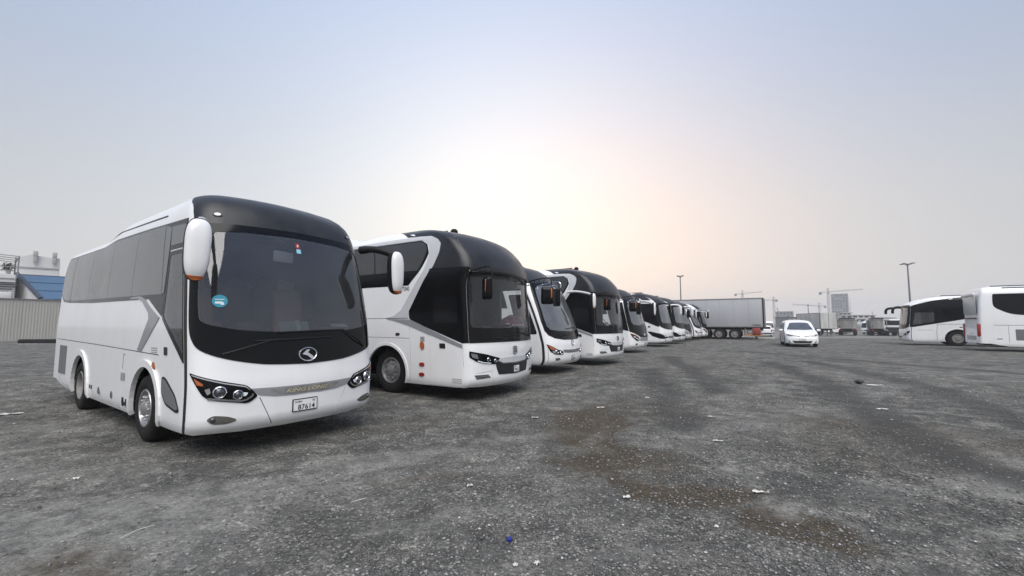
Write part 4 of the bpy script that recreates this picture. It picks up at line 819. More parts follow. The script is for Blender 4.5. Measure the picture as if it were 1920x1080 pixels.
def box_trailer(name, L, W, z0, z1, mt, axles, rw=.51, legs=(), guards=True, ribs=8):
    r = empty(name); h = (z1-z0)/2; zc = (z0+z1)/2
    MB().box((-L/2, 0, zc), (L, W, z1-z0), None, .02).obj('box', mt, r, 30)
    for sg in (-1, 1):
        for z in (z0+.04, z1-.03): MB().box((-L/2, sg*(W/2+.008), z), (L+.03, .03, .09)).obj('edge_rail', M['dull'], r)
        for k in range(1, ribs): MB().box((-L*k/ribs, sg*(W/2+.002), zc), (.02, .012, z1-z0-.18)).obj('panel_joint', M['greyprint'], r)
        for x in (-.03, -L+.03): MB().box((x, sg*(W/2+.010), zc), (.09, .04, z1-z0)).obj('corner_post', M['trim'], r)
    MB().box((.03, 0, zc), (.04, W*.94, z1-z0-.14)).obj('end_panel', mt, r)
    for y in (-W/2+.06, 0, W/2-.06): MB().box((.06, y, zc), (.04, .07, z1-z0-.05)).obj('end_post', M['dull'], r)
    MB().box((-L/2, .45, z0-.14), (L-.3, .12, .24)).box((-L/2, -.45, z0-.14), (L-.3, .12, .24)).box((-L/2, 0, z0-.05), (L-.4, W-.3, .06)).obj('chassis', M['under'], r, 0)
    for x in axles:
        for sg in (-1, 1):
            wheel(r, x, sg*(W/2-.20), rw, .34, 'plain')
        MB().tube([(x, -W/2+.2, rw), (x, W/2-.2, rw)], .07, 8).obj('axle', M['under'], r)
    a0, a1 = min(axles)-rw-.1, max(axles)+rw+.15
    for sg in (-1, 1):
        MB().box(((a0+a1)/2, sg*(W/2-.16), 2*rw+.09), (a1-a0, .40, .03)).box((a1, sg*(W/2-.16), rw*1.35), (.03, .36, rw*1.3)).obj('mudguard', M['trim'], r)
        if guards:
            for z in (z0-.30, z0-.62): MB().box(((a1+.05)/2, sg*(W/2-.06), z), (-a1-.35, .04, .13)).obj('side_guard', M['dull'], r)
            for k in range(3): MB().box((a1+.25+k*(-a1-.6)/2, sg*(W/2-.10), z0-.40), (.07, .05, .62)).obj('guard_post', M['dull'], r)
    for x in legs:
        for sg in (-1, 1): MB().box((x, sg*.75, z0*.5), (.14, .14, z0)).box((x, sg*.75, .05), (.3, .3, .08)).obj('landing_leg', M['dull'], r)
    return r
def dump_truck():
    r = empty('tipper_lorry'); W = 2.5
    m = MB().box((-4.9, 0, 2.05), (4.6, W, 1.55), None, .05); m.obj('tipper_body', MT['tip'], r)
    for sg in (-1, 1):
        for k in range(6): MB().box((-2.8-.82*k, sg*(W/2+.04), 2.05), (.12, .09, 1.5)).obj('body_rib', MT['tip'], r)
    for k in range(4): MB().box((-7.24, -.9+.6*k, 2.05), (.08, .10, 1.4)).obj('tailgate_rib', MT['tip'], r)
    MB().box((-7.24, 0, 2.78), (.10, W, .12)).box((-7.24, 0, 1.34), (.10, W, .14)).obj('tailgate_rail', MT['tip'], r)
    MB().pillow(rpoly([(-7.1, -1.15), (-7.1, 1.15), (-2.6, 1.15), (-2.6, -1.15)], .2, 3), [(1, 2.83), (.97, 3.02), (.8, 3.14), (.4, 3.18)]).obj('load_cover', M['trim'], r)
    MB().box((-1.1, 0, 1.95), (2.0, 2.45, 2.0), None, .15).obj('cab', M['white2'], r)
    MB().box((-.10, 0, 2.25), (.06, 2.1, .8), None, .02).obj('windscreen', M['darkglass'], r); MB().box((-.07, 0, 1.25), (.08, 1.9, .5), None, .02).obj('grille', M['trim'], r); MB().box((-.02, 0, .72), (.18, 2.4, .36), None, .04).obj('bumper', M['trim'], r)
    for sg in (-1, 1): MB().box((-1.0, sg*1.22, 2.25), (1.0, .04, .7), None, .02).obj('cab_window', M['darkglass'], r); MB().box((0, sg*.85, 1.0), (.1, .3, .18), None, .03).obj('headlight', M['lens'], r); MB().box((-7.3, sg*1.0, .95), (.06, .35, .14)).obj('tail_lamp', M['red'], r)
    MB().box((-3.8, 0, .98), (6.8, 1.0, .28)).box((-7.0, 0, .75), (.1, 2.3, .2)).obj('chassis', M['under'], r, 0)
    for x in (-1.3, -4.9, -6.25):
        for sg in (-1, 1): wheel(r, x, sg*1.02, .52, .42, 'plain')
    for sg in (-1, 1): MB().box((-3.0, sg*1.0, .85), (1.3, .5, .55), None, .06).obj('fuel_tank', M['dull'], r)
    return r

# ------------------------------------------------------------------ far structures
def beam(m, a, b, w): m.tube([a, b], w, 4, cap=True)
def lattice(m, a, b, w, n, t):
    """square lattice mast or jib between two points"""
    a, b = Vector(a), Vector(b); d = (b-a); u = d.normalized(); s = u.cross(Vector((0, 0, 1)) if abs(u.z) < .9 else Vector((1, 0, 0))).normalized(); q = u.cross(s)
    cs = [s*w/2+q*w/2, -s*w/2+q*w/2, -s*w/2-q*w/2, s*w/2-q*w/2]
    for c in cs: beam(m, a+c, b+c, t)
    for k in range(n):
        p0, p1 = a+d*(k/n), a+d*((k+1)/n)
        for i in range(4):
            beam(m, p0+cs[i], p1+cs[(i+1) % 4], t*.7); beam(m, p1+cs[i], p1+cs[(i+1) % 4], t*.7)
def tower_crane(x, y, h, jib, cj, az, rise=0.0, w=1.9):
    r = empty('tower_crane', (x, y, -.7), az)
    m = MB(); lattice(m, (0, 0, 0), (0, 0, h), w, int(h/2.6), .16); m.obj('mast', MT['crane'], r, 0)
    m = MB(); lattice(m, (0, 0, h+1.2), (jib, 0, h+1.2+jib*rise), 1.3, int(jib/2.2), .13); m.obj('jib', MT['crane'], r, 0)
    m = MB(); lattice(m, (0, 0, h+1.2), (-cj, 0, h+1.0-cj*rise), 1.3, max(3, int(cj/2.2)), .13); m.obj('counter_jib', MT['crane'], r, 0)
    m = MB(); lattice(m, (0, 0, h), (0, 0, h+5.5), 1.2, 3, .13); beam(m, (0, 0, h+5.5), (jib*.6, 0, h+1.8+jib*.6*rise), .07); beam(m, (0, 0, h+5.5), (-cj*.9, 0, h+1.5), .07); m.obj('apex', MT['crane'], r, 0)
    MB().box((-cj+1.0, 0, h+.1-cj*rise), (2.4, 1.5, 2.6)).obj('counterweight', MT['gap'], r); MB().box((.9, 1.2, h+.1), (1.8, 1.5, 2.0), None, .1).obj('cab', M['dull'], r)
    MB().tube([(jib*.55, 0, h+.8+jib*.55*rise), (jib*.55, 0, h*.72)], .05, 4).obj('hook_line', M['trim'], r)
    return r
def street_lamp(x, y, h, n=4, arm=1.1, az=0):
    r = empty('street_lamp', (x, y, 0), az)
    MB().tube([(0, 0, -.8), (0, 0, h*.5), (0, 0, h)], [.20, .15, .10], 12).obj('pole', MT['pole'], r, 60)
    MB().lathe([(.22, h-.1), (.30, h), (.30, h+.12), (.12, h+.22), (0, h+.24)], 14).obj('ring', MT['pole'], r)
    for k in range(n):
        a = 2*math.pi*k/n+.15; c, s = math.cos(a), math.sin(a); Mr = Matrix.Rotation(a, 4, 'Z')
        MB().tube([(.1*c, .1*s, h), (arm*.5*c, arm*.5*s, h+.10), (arm*.75*c, arm*.75*s, h+.18)], .055, 6).obj('arm', MT['pole'], r)
        m = MB().pillow(rpoly([(arm*.6, -.17), (arm*1.25, -.14), (arm*1.25, .14), (arm*.6, .17)], .08, 3), [(.9, h+.12), (1, h+.18), (.9, h+.27), (.4, h+.30)], Mr); m.obj('lamp_head', MT['pole'], r, 40)
    return r
# ------------------------------------------------------------------ ground
def vnoise(x, y, seed):
    g = np.random.RandomState(seed).rand(256, 256); xi = np.floor(x).astype(int); yi = np.floor(y).astype(int); fx = x-xi; fy = y-yi
    fx = fx*fx*(3-2*fx); fy = fy*fy*(3-2*fy); G = lambda a, b: g[a & 255, b & 255]
    return (G(xi, yi)*(1-fx)+G(xi+1, yi)*fx)*(1-fy)+(G(xi, yi+1)*(1-fx)+G(xi+1, yi+1)*fx)*fy
def fbm(x, y, sc_, seed, o=5):
    s = 0; a = .5; t = 0
    for i in range(o): s = s+a*vnoise(x*sc_*2**i+17*i, y*sc_*2**i+31*i, seed+i); t += a; a *= .55
    return s/t
def ground_z(x, y):
    dip = -.70*sstep(y, 42, 62)*sstep(x, 6, 18)
    near = np.exp(-((np.hypot(x, y)/26)**2))
    return dip+near*((fbm(x, y, .5, 3)-.5)*.05+(fbm(x, y, 2.2, 9)-.5)*.022)
def blob(x, y, cx, cy, rx, ry, rot, soft=.45, seed=1, warp=.55):
    c, s = math.cos(R(rot)), math.sin(R(rot)); wx = x+(fbm(x, y, 1.3, seed)-.5)*warp*2; wy = y+(fbm(x, y, 1.3, seed+50)-.5)*warp*2
    u = ((wx-cx)*c+(wy-cy)*s)/rx; v = (-(wx-cx)*s+(wy-cy)*c)/ry
    return 1-sstep(np.hypot(u, v), 1-soft, 1+soft)
def polydist(x, y, pts):
    d = np.full(x.shape, 1e9)
    for (x0, y0), (x1, y1) in zip(pts, pts[1:]):
        t = np.clip(((x-x0)*(x1-x0)+(y-y0)*(y1-y0))/((x1-x0)**2+(y1-y0)**2), 0, 1); d = np.minimum(d, np.hypot(x-x0-t*(x1-x0), y-y0-t*(y1-y0)))
    return d
BROWN = [(1.25, 6.9, .45, 1.3, -18, .9), (1.0, 5.2, .50, .75, 10, 1.2), (1.5, 4.1, .62, .26, -22, 1.35), (1.98, 3.4, .34, .22, 10, 1.1), (1.5, 4.9, .5, .5, 0, .6), (-2.9, 2.9, .55, .28, 0, 1.0), (-1.1, 4.55, .5, .18, 10, .5), (2.2, 8.0, .9, .9, 30, .35), (5.4, 6.2, 1.6, .8, -35, .45), (4.2, 5.3, 1.0, .9, 0, .3), (-1.7, 6.6, 1.0, .4, 20, .3)]
PALE = [(3.2, 6.4, 1.3, .30, 35, .55), (6.0, 10.5, 1.8, .30, 42, .55), (1.2, 5.9, .5, .16, 60, .5), (4.3, 4.3, 1.1, .22, 8, .5), (7.9, 9.6, .35, 2.2, -38, .5), (5.6, 5.2, .25, 1.5, -30, .45), (-.4, 3.6, .9, .18, 10, .55), (.3, 6.1, .7, .18, 12, .5), (-3.5, 3.3, 1.5, .7, 20, 1.0), (-2.6, 2.9, .9, .3, 10, .7), (-5.6, 4.4, 1.3, .25, 15, .6), (-2.2, 4.2, 1.2, .30, 15, .75), (-1.4, 5.2, .9, .25, 12, .8), (-5.2, 5.0, 1.2, .3, 12, .5), (.6, 2.95, .9, .12, 0, .5), (1.0, 9.6, 1.6, .3, 30, .4), (4.9, 7.4, 1.3, .4, 35, .35), (-1.55, 5.05, .75, .22, 15, .9), (-3.0, 3.75, .75, .40, 20, .75), (-4.5, 4.4, .8, .3, 10, .45), (2.37, 4.45, .10, .24, 10, 1.3), (2.42, 3.85, .12, .20, -20, 1.1), (3.8, 3.25, .5, .10, -5, .55), (-.6, 2.75, .8, .2, 0, .35), (9.3, 10.9, 1.6, .22, -12, .6), (13.5, 13.5, 4.5, .5, -8, .4), (7.0, 7.9, .5, .1, 0, .5), (14, 11.5, 4, .4, -12, .35), (5.7, 3.6, .7, .15, -10, .5), (-6.5, 6.5, 1.6, .3, 5, .35)]
TRACKS = [[(9.97, 17), (8.2, 11.8), (6.9, 9.1), (6.0, 7.3), (5.2, 5.6), (5.0, 3.6)], [(11.8, 17.5), (10.9, 13.2), (10.0, 10.4), (8.6, 8.1), (7.8, 6.4), (7.6, 4)], [(4.6, 14.5), (3.4, 9.5), (2.6, 6.6)], [(12.5, 24), (15, 15), (17, 9)], [(7.2, 20), (5.6, 13.0), (4.6, 10)]]
def masks(x, y):
    br = np.zeros_like(x); pa = np.zeros_like(x); tr = np.zeros_like(x)
    for i, (cx, cy, rx, ry, rot, a) in enumerate(BROWN): br = np.maximum(br, a*blob(x, y, cx, cy, rx, ry, rot, .45, 20+i))
    for i, (cx, cy, rx, ry, rot, a) in enumerate(PALE): pa = np.maximum(pa, a*blob(x, y, cx, cy, rx, ry, rot, .7, 70+i, .5))
    for i, p in enumerate(TRACKS): tr = np.maximum(tr, (1-sstep(polydist(x+(fbm(x, y, .6, 5)-.5)*.6, y, p), .12, .62))*(.55+.45*fbm(x, y, .8, 11+i)))
    pa = np.maximum(pa, .9*sstep(y, 56, 62)*(1-sstep(y, 95, 120))*sstep(x, 25, 33))
    return br, pa, tr
def axis(segs):
    out = []
    for a, b, n, pw in segs: out += [a+(b-a)*(k/n)**pw for k in range(n)]
    return np.array(out+[segs[-1][1]])
gx = np.r_[-axis([(14, 1500, 46, 2.6)])[::-1], axis([(-13.9, 15.9, 330, 1)]), axis([(16, 1500, 46, 2.6)])]
gy = np.r_[-axis([(3, 1500, 30, 2.6)])[::-1], axis([(-2.8, 1.0, 12, 1)]), axis([(1.1, 9.9, 130, 1)]), axis([(10, 26, 120, 1)]), axis([(26.2, 1500, 80, 2.4)])]
X, Y = np.meshgrid(gx, gy); nx, ny = len(gx), len(gy)
v = np.stack([X, Y, ground_z(X, Y)], -1).reshape(-1, 3)
idx = np.arange(nx*ny).reshape(ny, nx); q = np.stack([idx[:-1, :-1], idx[:-1, 1:], idx[1:, 1:], idx[1:, :-1]], -1).reshape(-1, 4)
me = bpy.data.meshes.new('ground'); me.vertices.add(len(v)); me.vertices.foreach_set('co', v.ravel()); me.loops.add(q.size); me.loops.foreach_set('vertex_index', q.ravel())
me.polygons.add(len(q)); me.polygons.foreach_set('loop_start', np.arange(0, q.size, 4)); me.polygons.foreach_set('loop_total', np.full(len(q), 4)); me.update(calc_edges=True)
me.polygons.foreach_set('use_smooth', [True]*len(q))
for nm, arr in zip(('soil', 'dust', 'track'), masks(X, Y)):
    at = me.attributes.new(nm, 'FLOAT', 'POINT'); at.data.foreach_set('value', arr.ravel().astype(np.float32))
gm = bpy.data.materials.new('gravel_ground'); gm.use_nodes = True; t = gm.node_tree; b = t.nodes['Principled BSDF']; b.inputs['Roughness'].default_value = .92; b.inputs['Specular IOR Level'].default_value = .25
tcn = nd(t, 'ShaderNodeTexCoord'); pos = tcn.outputs['Object']
def noise(sc_, det=4, rg=.6, w=0):
    n = nd(t, 'ShaderNodeTexNoise'); n.inputs['Scale'].default_value = sc_; n.inputs['Detail'].default_value = det; n.inputs['Roughness'].default_value = rg; n.inputs['Distortion'].default_value = w
    t.links.new(pos, n.inputs[0]); return n.outputs[0]
def attr(n): a = nd(t, 'ShaderNodeAttribute', attribute_name=n); return a.outputs['Fac']
vo = nd(t, 'ShaderNodeTexVoronoi'); vo.inputs['Scale'].default_value = 42; t.links.new(pos, vo.inputs[0])
vo2 = nd(t, 'ShaderNodeTexVoronoi'); vo2.inputs['Scale'].default_value = 95; t.links.new(pos, vo2.inputs[0])
sp = nd(t, 'ShaderNodeSeparateColor'); t.links.new(vo.outputs['Color'], sp.inputs[0])
sp2 = nd(t, 'ShaderNodeSeparateColor'); t.links.new(vo2.outputs['Color'], sp2.inputs[0])
base = ramp(t, noise(.35, 6, .6), [(.32, (0.075, 0.076, 0.070)), (.5, (0.110, 0.108, 0.099)), (.68, (0.152, 0.149, 0.137))], 'LINEAR')
base = mixc(t, mth(t, 'MULTIPLY', ramp(t, noise(2.6, 7, .68, .6), [(.44, (0, 0, 0)), (.62, (1, 1, 1))], 'LINEAR'), .75), base, (0.268, 0.260, 0.234))
base = mixc(t, mth(t, 'MULTIPLY', ramp(t, noise(1.1, 6, .7, .4), [(.46, (0, 0, 0)), (.64, (1, 1, 1))], 'LINEAR'), .52), base, (0.046, 0.044, 0.041))
st = ramp(t, sp.outputs[0], [(.0, (.5, .5, .5)), (.45, (.82, .82, .80)), (.8, (1.3, 1.29, 1.26)), (1, (2.6, 2.56, 2.46))], 'LINEAR')
st2 = ramp(t, sp2.outputs[0], [(.0, (.42, .42, .42)), (.6, (.95, .95, .95)), (1, (1.9, 1.9, 1.88))], 'LINEAR')
grit = mixc(t, 1.0, mixc(t, 1.0, base, st, 'MULTIPLY'), st2, 'MULTIPLY')
base = mixc(t, mth(t, 'MULTIPLY_ADD', ramp(t, noise(.9, 4), [(.4, (0, 0, 0)), (.6, (1, 1, 1))], 'LINEAR'), .35, .40), base, grit)
n4 = noise(9, 5, .65)
soil = mth(t, 'MULTIPLY', mth(t, 'MULTIPLY', attr('soil'), 1.35), ramp(t, n4, [(.30, (.35, .35, .35)), (.58, (1, 1, 1))], 'LINEAR'), clamp=True)
base = mixc(t, mth(t, 'MULTIPLY', soil, .88), base, mixc(t, ramp(t, noise(30, 3), [(.4, (0, 0, 0)), (.7, (1, 1, 1))], 'LINEAR'), (0.050, 0.038, 0.024), (0.108, 0.082, 0.051)))
dust = mth(t, 'MULTIPLY', attr('dust'), ramp(t, noise(6, 6, .7, .5), [(.34, (.05, .05, .05)), (.66, (1, 1, 1))], 'LINEAR'), clamp=True)
base = mixc(t, mth(t, 'MULTIPLY', dust, .85), base, mixc(t, ramp(t, noise(40, 3), [(.4, (0, 0, 0)), (.7, (1, 1, 1))], 'LINEAR'), (0.270, 0.263, 0.239), (0.426, 0.419, 0.386)))
base = mixc(t, mth(t, 'MULTIPLY', attr('track'), .9), base, (0.056, 0.055, 0.051))
t.links.new(base, b.inputs['Base Color'])
hgt = mth(t, 'ADD', mth(t, 'MULTIPLY', noise(26, 6, .7), 1.0), mth(t, 'ADD', mth(t, 'MULTIPLY', sp.outputs[1], .55), mth(t, 'MULTIPLY', noise(3.5, 5, .6), 2.2)))
bp = nd(t, 'ShaderNodeBump'); bp.inputs['Strength'].default_value = .9; bp.inputs['Distance'].default_value = .034; t.links.new(hgt, bp.inputs['Height']); t.links.new(bp.outputs[0], b.inputs['Normal'])
gr = link('ground', me, gm); tag(gr, kind='structure')

# loose gravel: real little stones, more of them close to the camera
rs = np.random.RandomState(4); NS = 115000
d = 2.0+rs.rand(NS*3)**1.7*15; a = (rs.rand(NS*3)-.5)*R(118); sx, sy = d*np.sin(a), d*np.cos(a)
br, pa, tr = masks(sx, sy); dens = .25+1.2*np.clip((fbm(sx, sy, .55, 77)-.36)*3, 0, 1); dens *= (1-.85*np.clip(pa, 0, 1))*(1-.7*tr)*(.35+.65*sstep(sx, -3.2, .6)); kp = rs.rand(NS*3) < dens*.9
sx, sy, d = sx[kp][:NS], sy[kp][:NS], d[kp][:NS]; n = len(sx)
t_ = (1+5**.5)/2
oct_v = np.array([(1, 0, 0), (-1, 0, 0), (0, 1, 0), (0, -1, 0), (0, 0, 1), (0, 0, -1), (.62, .62, .5), (-.6, .64, .48), (-.62, -.6, .5), (.6, -.62, .52)], float)
oct_f = np.array([(6, 4, 0), (6, 0, 2), (6, 2, 4), (7, 4, 2), (7, 2, 1), (7, 1, 4), (8, 4, 1), (8, 1, 3), (8, 3, 4), (9, 4, 3), (9, 3, 0), (9, 0, 4), (2, 0, 5), (1, 2, 5), (3, 1, 5), (0, 3, 5)])
size = (.0028+.0098*rs.rand(n)**3.2)*(1+.022*d); big = rs.rand(n) < .004; size[big] *= 1.9
V = oct_v[None]*(1+.45*(rs.rand(n, len(oct_v), 3)-.5)); V[..., 2] *= .62; V[..., 0] *= (.75+.7*rs.rand(n, 1))
ang = rs.rand(n)*6.283; c, s = np.cos(ang)[:, None], np.sin(ang)[:, None]
vx = (V[..., 0]*c-V[..., 1]*s)*size[:, None]+sx[:, None]; vy = (V[..., 0]*s+V[..., 1]*c)*size[:, None]+sy[:, None]; vz = V[..., 2]*size[:, None]+(ground_z(sx, sy)+size*.28)[:, None]
v = np.stack([vx, vy, vz], -1).reshape(-1, 3); f = (oct_f[None]+(np.arange(n)*len(oct_v))[:, None, None]).reshape(-1, 3)
me = bpy.data.meshes.new('gravel'); me.vertices.add(len(v)); me.vertices.foreach_set('co', v.ravel()); me.loops.add(f.size); me.loops.foreach_set('vertex_index', f.ravel())
me.polygons.add(len(f)); me.polygons.foreach_set('loop_start', np.arange(0, f.size, 3)); me.polygons.foreach_set('loop_total', np.full(len(f), 3)); me.update(calc_edges=True)
at = me.attributes.new('shade', 'FLOAT', 'POINT'); sh = rs.rand(n)**1.6; sh[rs.rand(n) < .006] = 2.3; at.data.foreach_set('value', np.repeat(sh, len(oct_v)).astype(np.float32))
sm = mat('gravel_stones', (.1, .1, .1), .9, spec=.3); t = sm.node_tree; a_ = nd(t, 'ShaderNodeAttribute', attribute_name='shade')
t.links.new(ramp(t, mth(t, 'DIVIDE', a_.outputs['Fac'], 2.6), [(0, (.095, .094, .090)), (.2, (.180, .177, .169)), (.385, (.34, .335, .32)), (1, (.60, .59, .57))], 'LINEAR'), t.nodes['Principled BSDF'].inputs['Base Color'])
gv = link('gravel', me, sm); tag(gv, 'loose grey gravel scattered over the dark ground', 'gravel', kind='stuff')

# ------------------------------------------------------------------ the row of coaches
def place(o, x, y, rz, label, cat='coach', group=None):
    o.location = (x, y, 0); o.rotation_euler = (0, 0, R(rz)); return tag(o, label, cat, group)
ROW = 'white and black coaches parked in a row'
c1 = place(coach(CF1), -2.63, 5.68, -35.5, 'white midi coach nearest the camera with a teal sticker on its windscreen', group=ROW)
c2 = place(coach(CF2), .06, 9.39, -31.5, 'tall black domed coach with a pink cloth on its dashboard', group=ROW)
c3 = place(coach(CF3), 1.93, 13.75, -32, 'white coach with a raked pale windscreen between the two tall black domed coaches', group=ROW)
c4 = place(copy_tree(c2), 3.98, 16.42, -36, 'tall black domed coach standing behind the raked white coach', group=ROW)
c5 = place(coach(CF5), 6.95, 22.85, -35, 'rounded coach with black chin and amber edged headlights behind the second black domed coach', group=ROW)
c6 = place(coach(CF6), 10.5, 28.7, -35, 'black roofed coach with black bumper blade, nearer of the matching pair', group=ROW)
c7 = place(copy_tree(c6), 12.9, 32.6, -35, 'black roofed coach with a black bumper blade, farther of the matching pair', group=ROW)
c8 = place(copy_tree(c5), 14.95, 36.4, -35, 'small looking rounded coach just beyond the pair with black bumper blades', group=ROW)
c9 = place(copy_tree(c3), 17.15, 39.4, -35, 'raked coach second from the far end of the row', group=ROW)
c10 = place(copy_tree(c5), 19.15, 42.3, -35, 'last coach of the row, against the grey box trailer', group=ROW)

# coaches across the yard
SF = Surf(12, 2.5, 3.0, .30, .2, S6.rows if hasattr(S6, 'rows') else [(.28, .28, .10, .03, 0, 0), (.35, .35, .03, .01, 0, 0), (.48, .48, 0, 0, 0, 0), (.85, .85, .0, 0, 0, 0), (1.1, 1.1, .03, 0, 0, 0), (1.4, 1.4, .06, 0, 0, 0), (2.2, 2.2, .16, .02, .02, 0), (2.75, 2.75, .25, .05, .05, 0), (2.95, 2.95, .50, .09, .07, 0), (3.15, 3.15, .95, .14, .1, 0), (3.27, 3.26, 1.4, .22, .16, 0), (3.37, 3.33, 1.9, .38, .3, 0), (3.48, 3.36, 2.3, .6, .5, 0)], lift=(-9, -8), blend=(-5.6, -.3))
def extraF(root, S):
    for sg in (-1, 1): 
        e = empty('mirror', (-.75, sg*1.12, 2.62), 0, root)
        a = spl([(0, 0, 0), (.55, sg*.12, .03), (1.05, sg*.22, 0), (1.22, sg*.25, -.14), (1.25, sg*.26, -.42)], 5); MB().tube(a, [.05]*8+[.085]*(len(a)-8), 8).obj('mirror_arm', M['trim'], e, 60)
    cabin(root, -.30, 1.0, 2.4, 1, 'curtain', dash=.36)
    MB().pillow(rpoly([(-9, -.9), (-9, .9), (-4.4, .9), (-4.4, -.9)], .3, 5), [(1, 3.34), (1, 3.42), (.95, 3.50), (.6, 3.52)]).obj('air_conditioner', M['white2'], root, 50)
    for k in range(4): MB().box((-S.L-.004, 0, .62+.06*k), (.03, 1.5, .03)).obj('rear_grille_bar', M['grille'], root)
    MB().box((-S.L-.0, 0, 2.55), (.04, 2.0, 1.05), None, .02).obj('rear_window', worn('grey_rear_glass', (.46, .48, .46), (.52, .53, .52), .3, amount=.5), root); MB().box((-S.L-.02, 0, 3.13), (.16, 2.0, .18), None, .06).obj('rear_spoiler', M['white2'], root)
    MB().box((-S.L-.01, 0, 1.80), (.05, 1.9, .06), None, .01).obj('rear_trim', M['trim'], root); MB().box((-S.L-.01, 0, .95), (.03, .42, .13)).obj('number_plate', M['plate'], root)
    for sg in (-1, 1): MB().box((-S.L+.05, sg*1.16, 1.15), (.20, .14, .72), None, .05).obj('tail_lamp', M['red'], root, 50)
glF = [(0, 1.42), (-.7, 1.42), (-1.02, 1.45), (-1.10, 1.56), (-1.09, 2.2), (-1.04, 2.6), (-.9, 2.68), (0, 2.70)]
bandF = [(-12.3, 3.30), (-12.3, 2.0), (-6.2, 2.0), (-5.3, 1.98), (-4.6, 1.90), (-1.50, 1.26), (-1.30, 1.25), (-1.28, 2.0), (-1.25, 2.72), (-1.9, 3.05), (-2.6, 3.22), (-3.6, 3.30)]
CFF = dict(S=SF, name='touring_coach', arches=(-2.75, -8.9), ar=.66, azc=.46, rw=.50, styles=('plain', 'plain'), ring=.06,
    frit=[(0, 1.10), (-.6, 1.11), (-1.0, 1.16), (-1.24, 1.26), (-1.28, 1.5), (-1.26, 2.2), (-1.22, 2.7), (-1.1, 2.78), (0, 2.80)], glass=glF, glass_big=grow(glF, 2.1), glassmat=M['lightglass'],
    dome=None, band=bandF, bandmat=M['black'], driver_glass=None,
    both=[('driver_window', rpoly([(-2.55, 1.62), (-2.5, 2.25), (-1.50, 2.25), (-1.46, 1.42)], .05), 'clear', .012), ('swoosh_trim', [(-6.2, 1.96), (-5.2, 1.90), (-4.3, 1.74), (-4.8, 1.66), (-5.4, 1.66)], 'pearl', .006), ('front_seam', strip([(-1.40, .30), (-1.40, 1.24)], .03), 'ink', .003), ('flap_latch', quad(-3.95, 1.22, -3.8, 1.28, .02), 'ink', .008)],
    seams=[([(-5.3, 1.45), (-2.7, 1.45)], .02), ([(5.3, 1.45), (2.7, 1.45)], .02), ([(2.7, 1.45), (2.7, .4)], .02), ([(-2.7, 1.45), (-2.7, .4)], .02), ([(-12, 1.4), (-5.5, 1.45)], .02), ([(12, 1.4), (5.5, 1.45)], .02), ([(1.7, 1.05), (2.55, 1.05)], .012), ([(-1.7, 1.05), (-2.55, 1.05)], .012)],
    hl=rpoly([(-1.30, 1.02), (-1.10, .90), (-.80, .72), (-.72, .64), (-.9, .62), (-1.2, .74), (-1.34, .92)], .02), hl_lens=[(-1.12, .80, .05), (-.9, .68, .04)],
    centre=[('grille', [(0, .50), (-.5, .50), (-.6, .62), (0, .64)], 'grille', .008)], plate=(0, .42, .3, .15), plate_text=[('61203', -.40, -.25, .78, .5)],
    wipers=[((.85, 1.2), (.5, 1.36), (-.2, 1.44), (.55, 1.48))], extra=extraF)
YARD = 'touring coaches parked across the yard'
cF = place(coach(CFF), 28.05, 31.55, 147, 'white touring coach facing left with black drooping mirrors, across the yard', group=YARD)
SG = Surf(12, 2.5, 3.0, .30, .12, [(.28, .28, .10, .03, 0, 0), (.35, .35, .03, .01, 0, 0), (.48, .48, 0, 0, 0, 0), (.85, .85, .0, 0, 0, 0), (1.4, 1.4, .06, 0, .02, 0), (2.2, 2.2, .16, .02, .06, 0), (2.75, 2.75, .25, .05, .10, 0), (3.1, 3.1, .50, .08, .16, 0), (3.32, 3.32, .95, .14, .22, 0), (3.44, 3.43, 1.4, .22, .28, 0), (3.54, 3.50, 1.9, .38, .4, 0), (3.6, 3.53, 2.3, .6, .6, 0)], lift=(-9, -8), blend=(-5.6, -.3))
bandG = rpoly([(-12.45, 3.12), (-12.40, 2.40), (-11.75, 2.02), (-11.2, 1.95), (-1.5, 1.95), (-1.4, 2.9), (-3, 3.12)], [.08, .2, .4, .2, .1, .1, .1])
CFG = dict(CFF, S=SG, name='touring_coach', band=bandG, panes=[], arches=(-2.75, -7.9), both=[('vent_grille', quad(-11.6, .62, -10.3, 1.20, .03), 'grille', .008), ('flap_latch', quad(-12.3, .66, -12.1, .70, .01), 'ink', .006), ('roof_vent', strip([(-12.0, 3.44), (-9.6, 3.46)], .03), 'trim', .03)],
    seams=[([(-12.4, 1.42), (-5.5, 1.42)], .02), ([(12.4, 1.42), (5.5, 1.42)], .02), ([(-11.85, 1.4), (-11.85, .5)], .015), ([(11.85, 1.4), (11.85, .5)], .015), ([(-10.0, 1.4), (-10.0, .4)], .015), ([(10.0, 1.4), (10.0, .4)], .015)])
a_ = R(-33); cx, cy = 25.62+12*math.cos(a_)-1.25*math.sin(a_), 23.9+12*math.sin(a_)+1.25*math.cos(a_)
cG = place(coach(CFG), cx, cy, -33, 'white touring coach showing its rear and red tail lamp at the right edge', group=YARD)

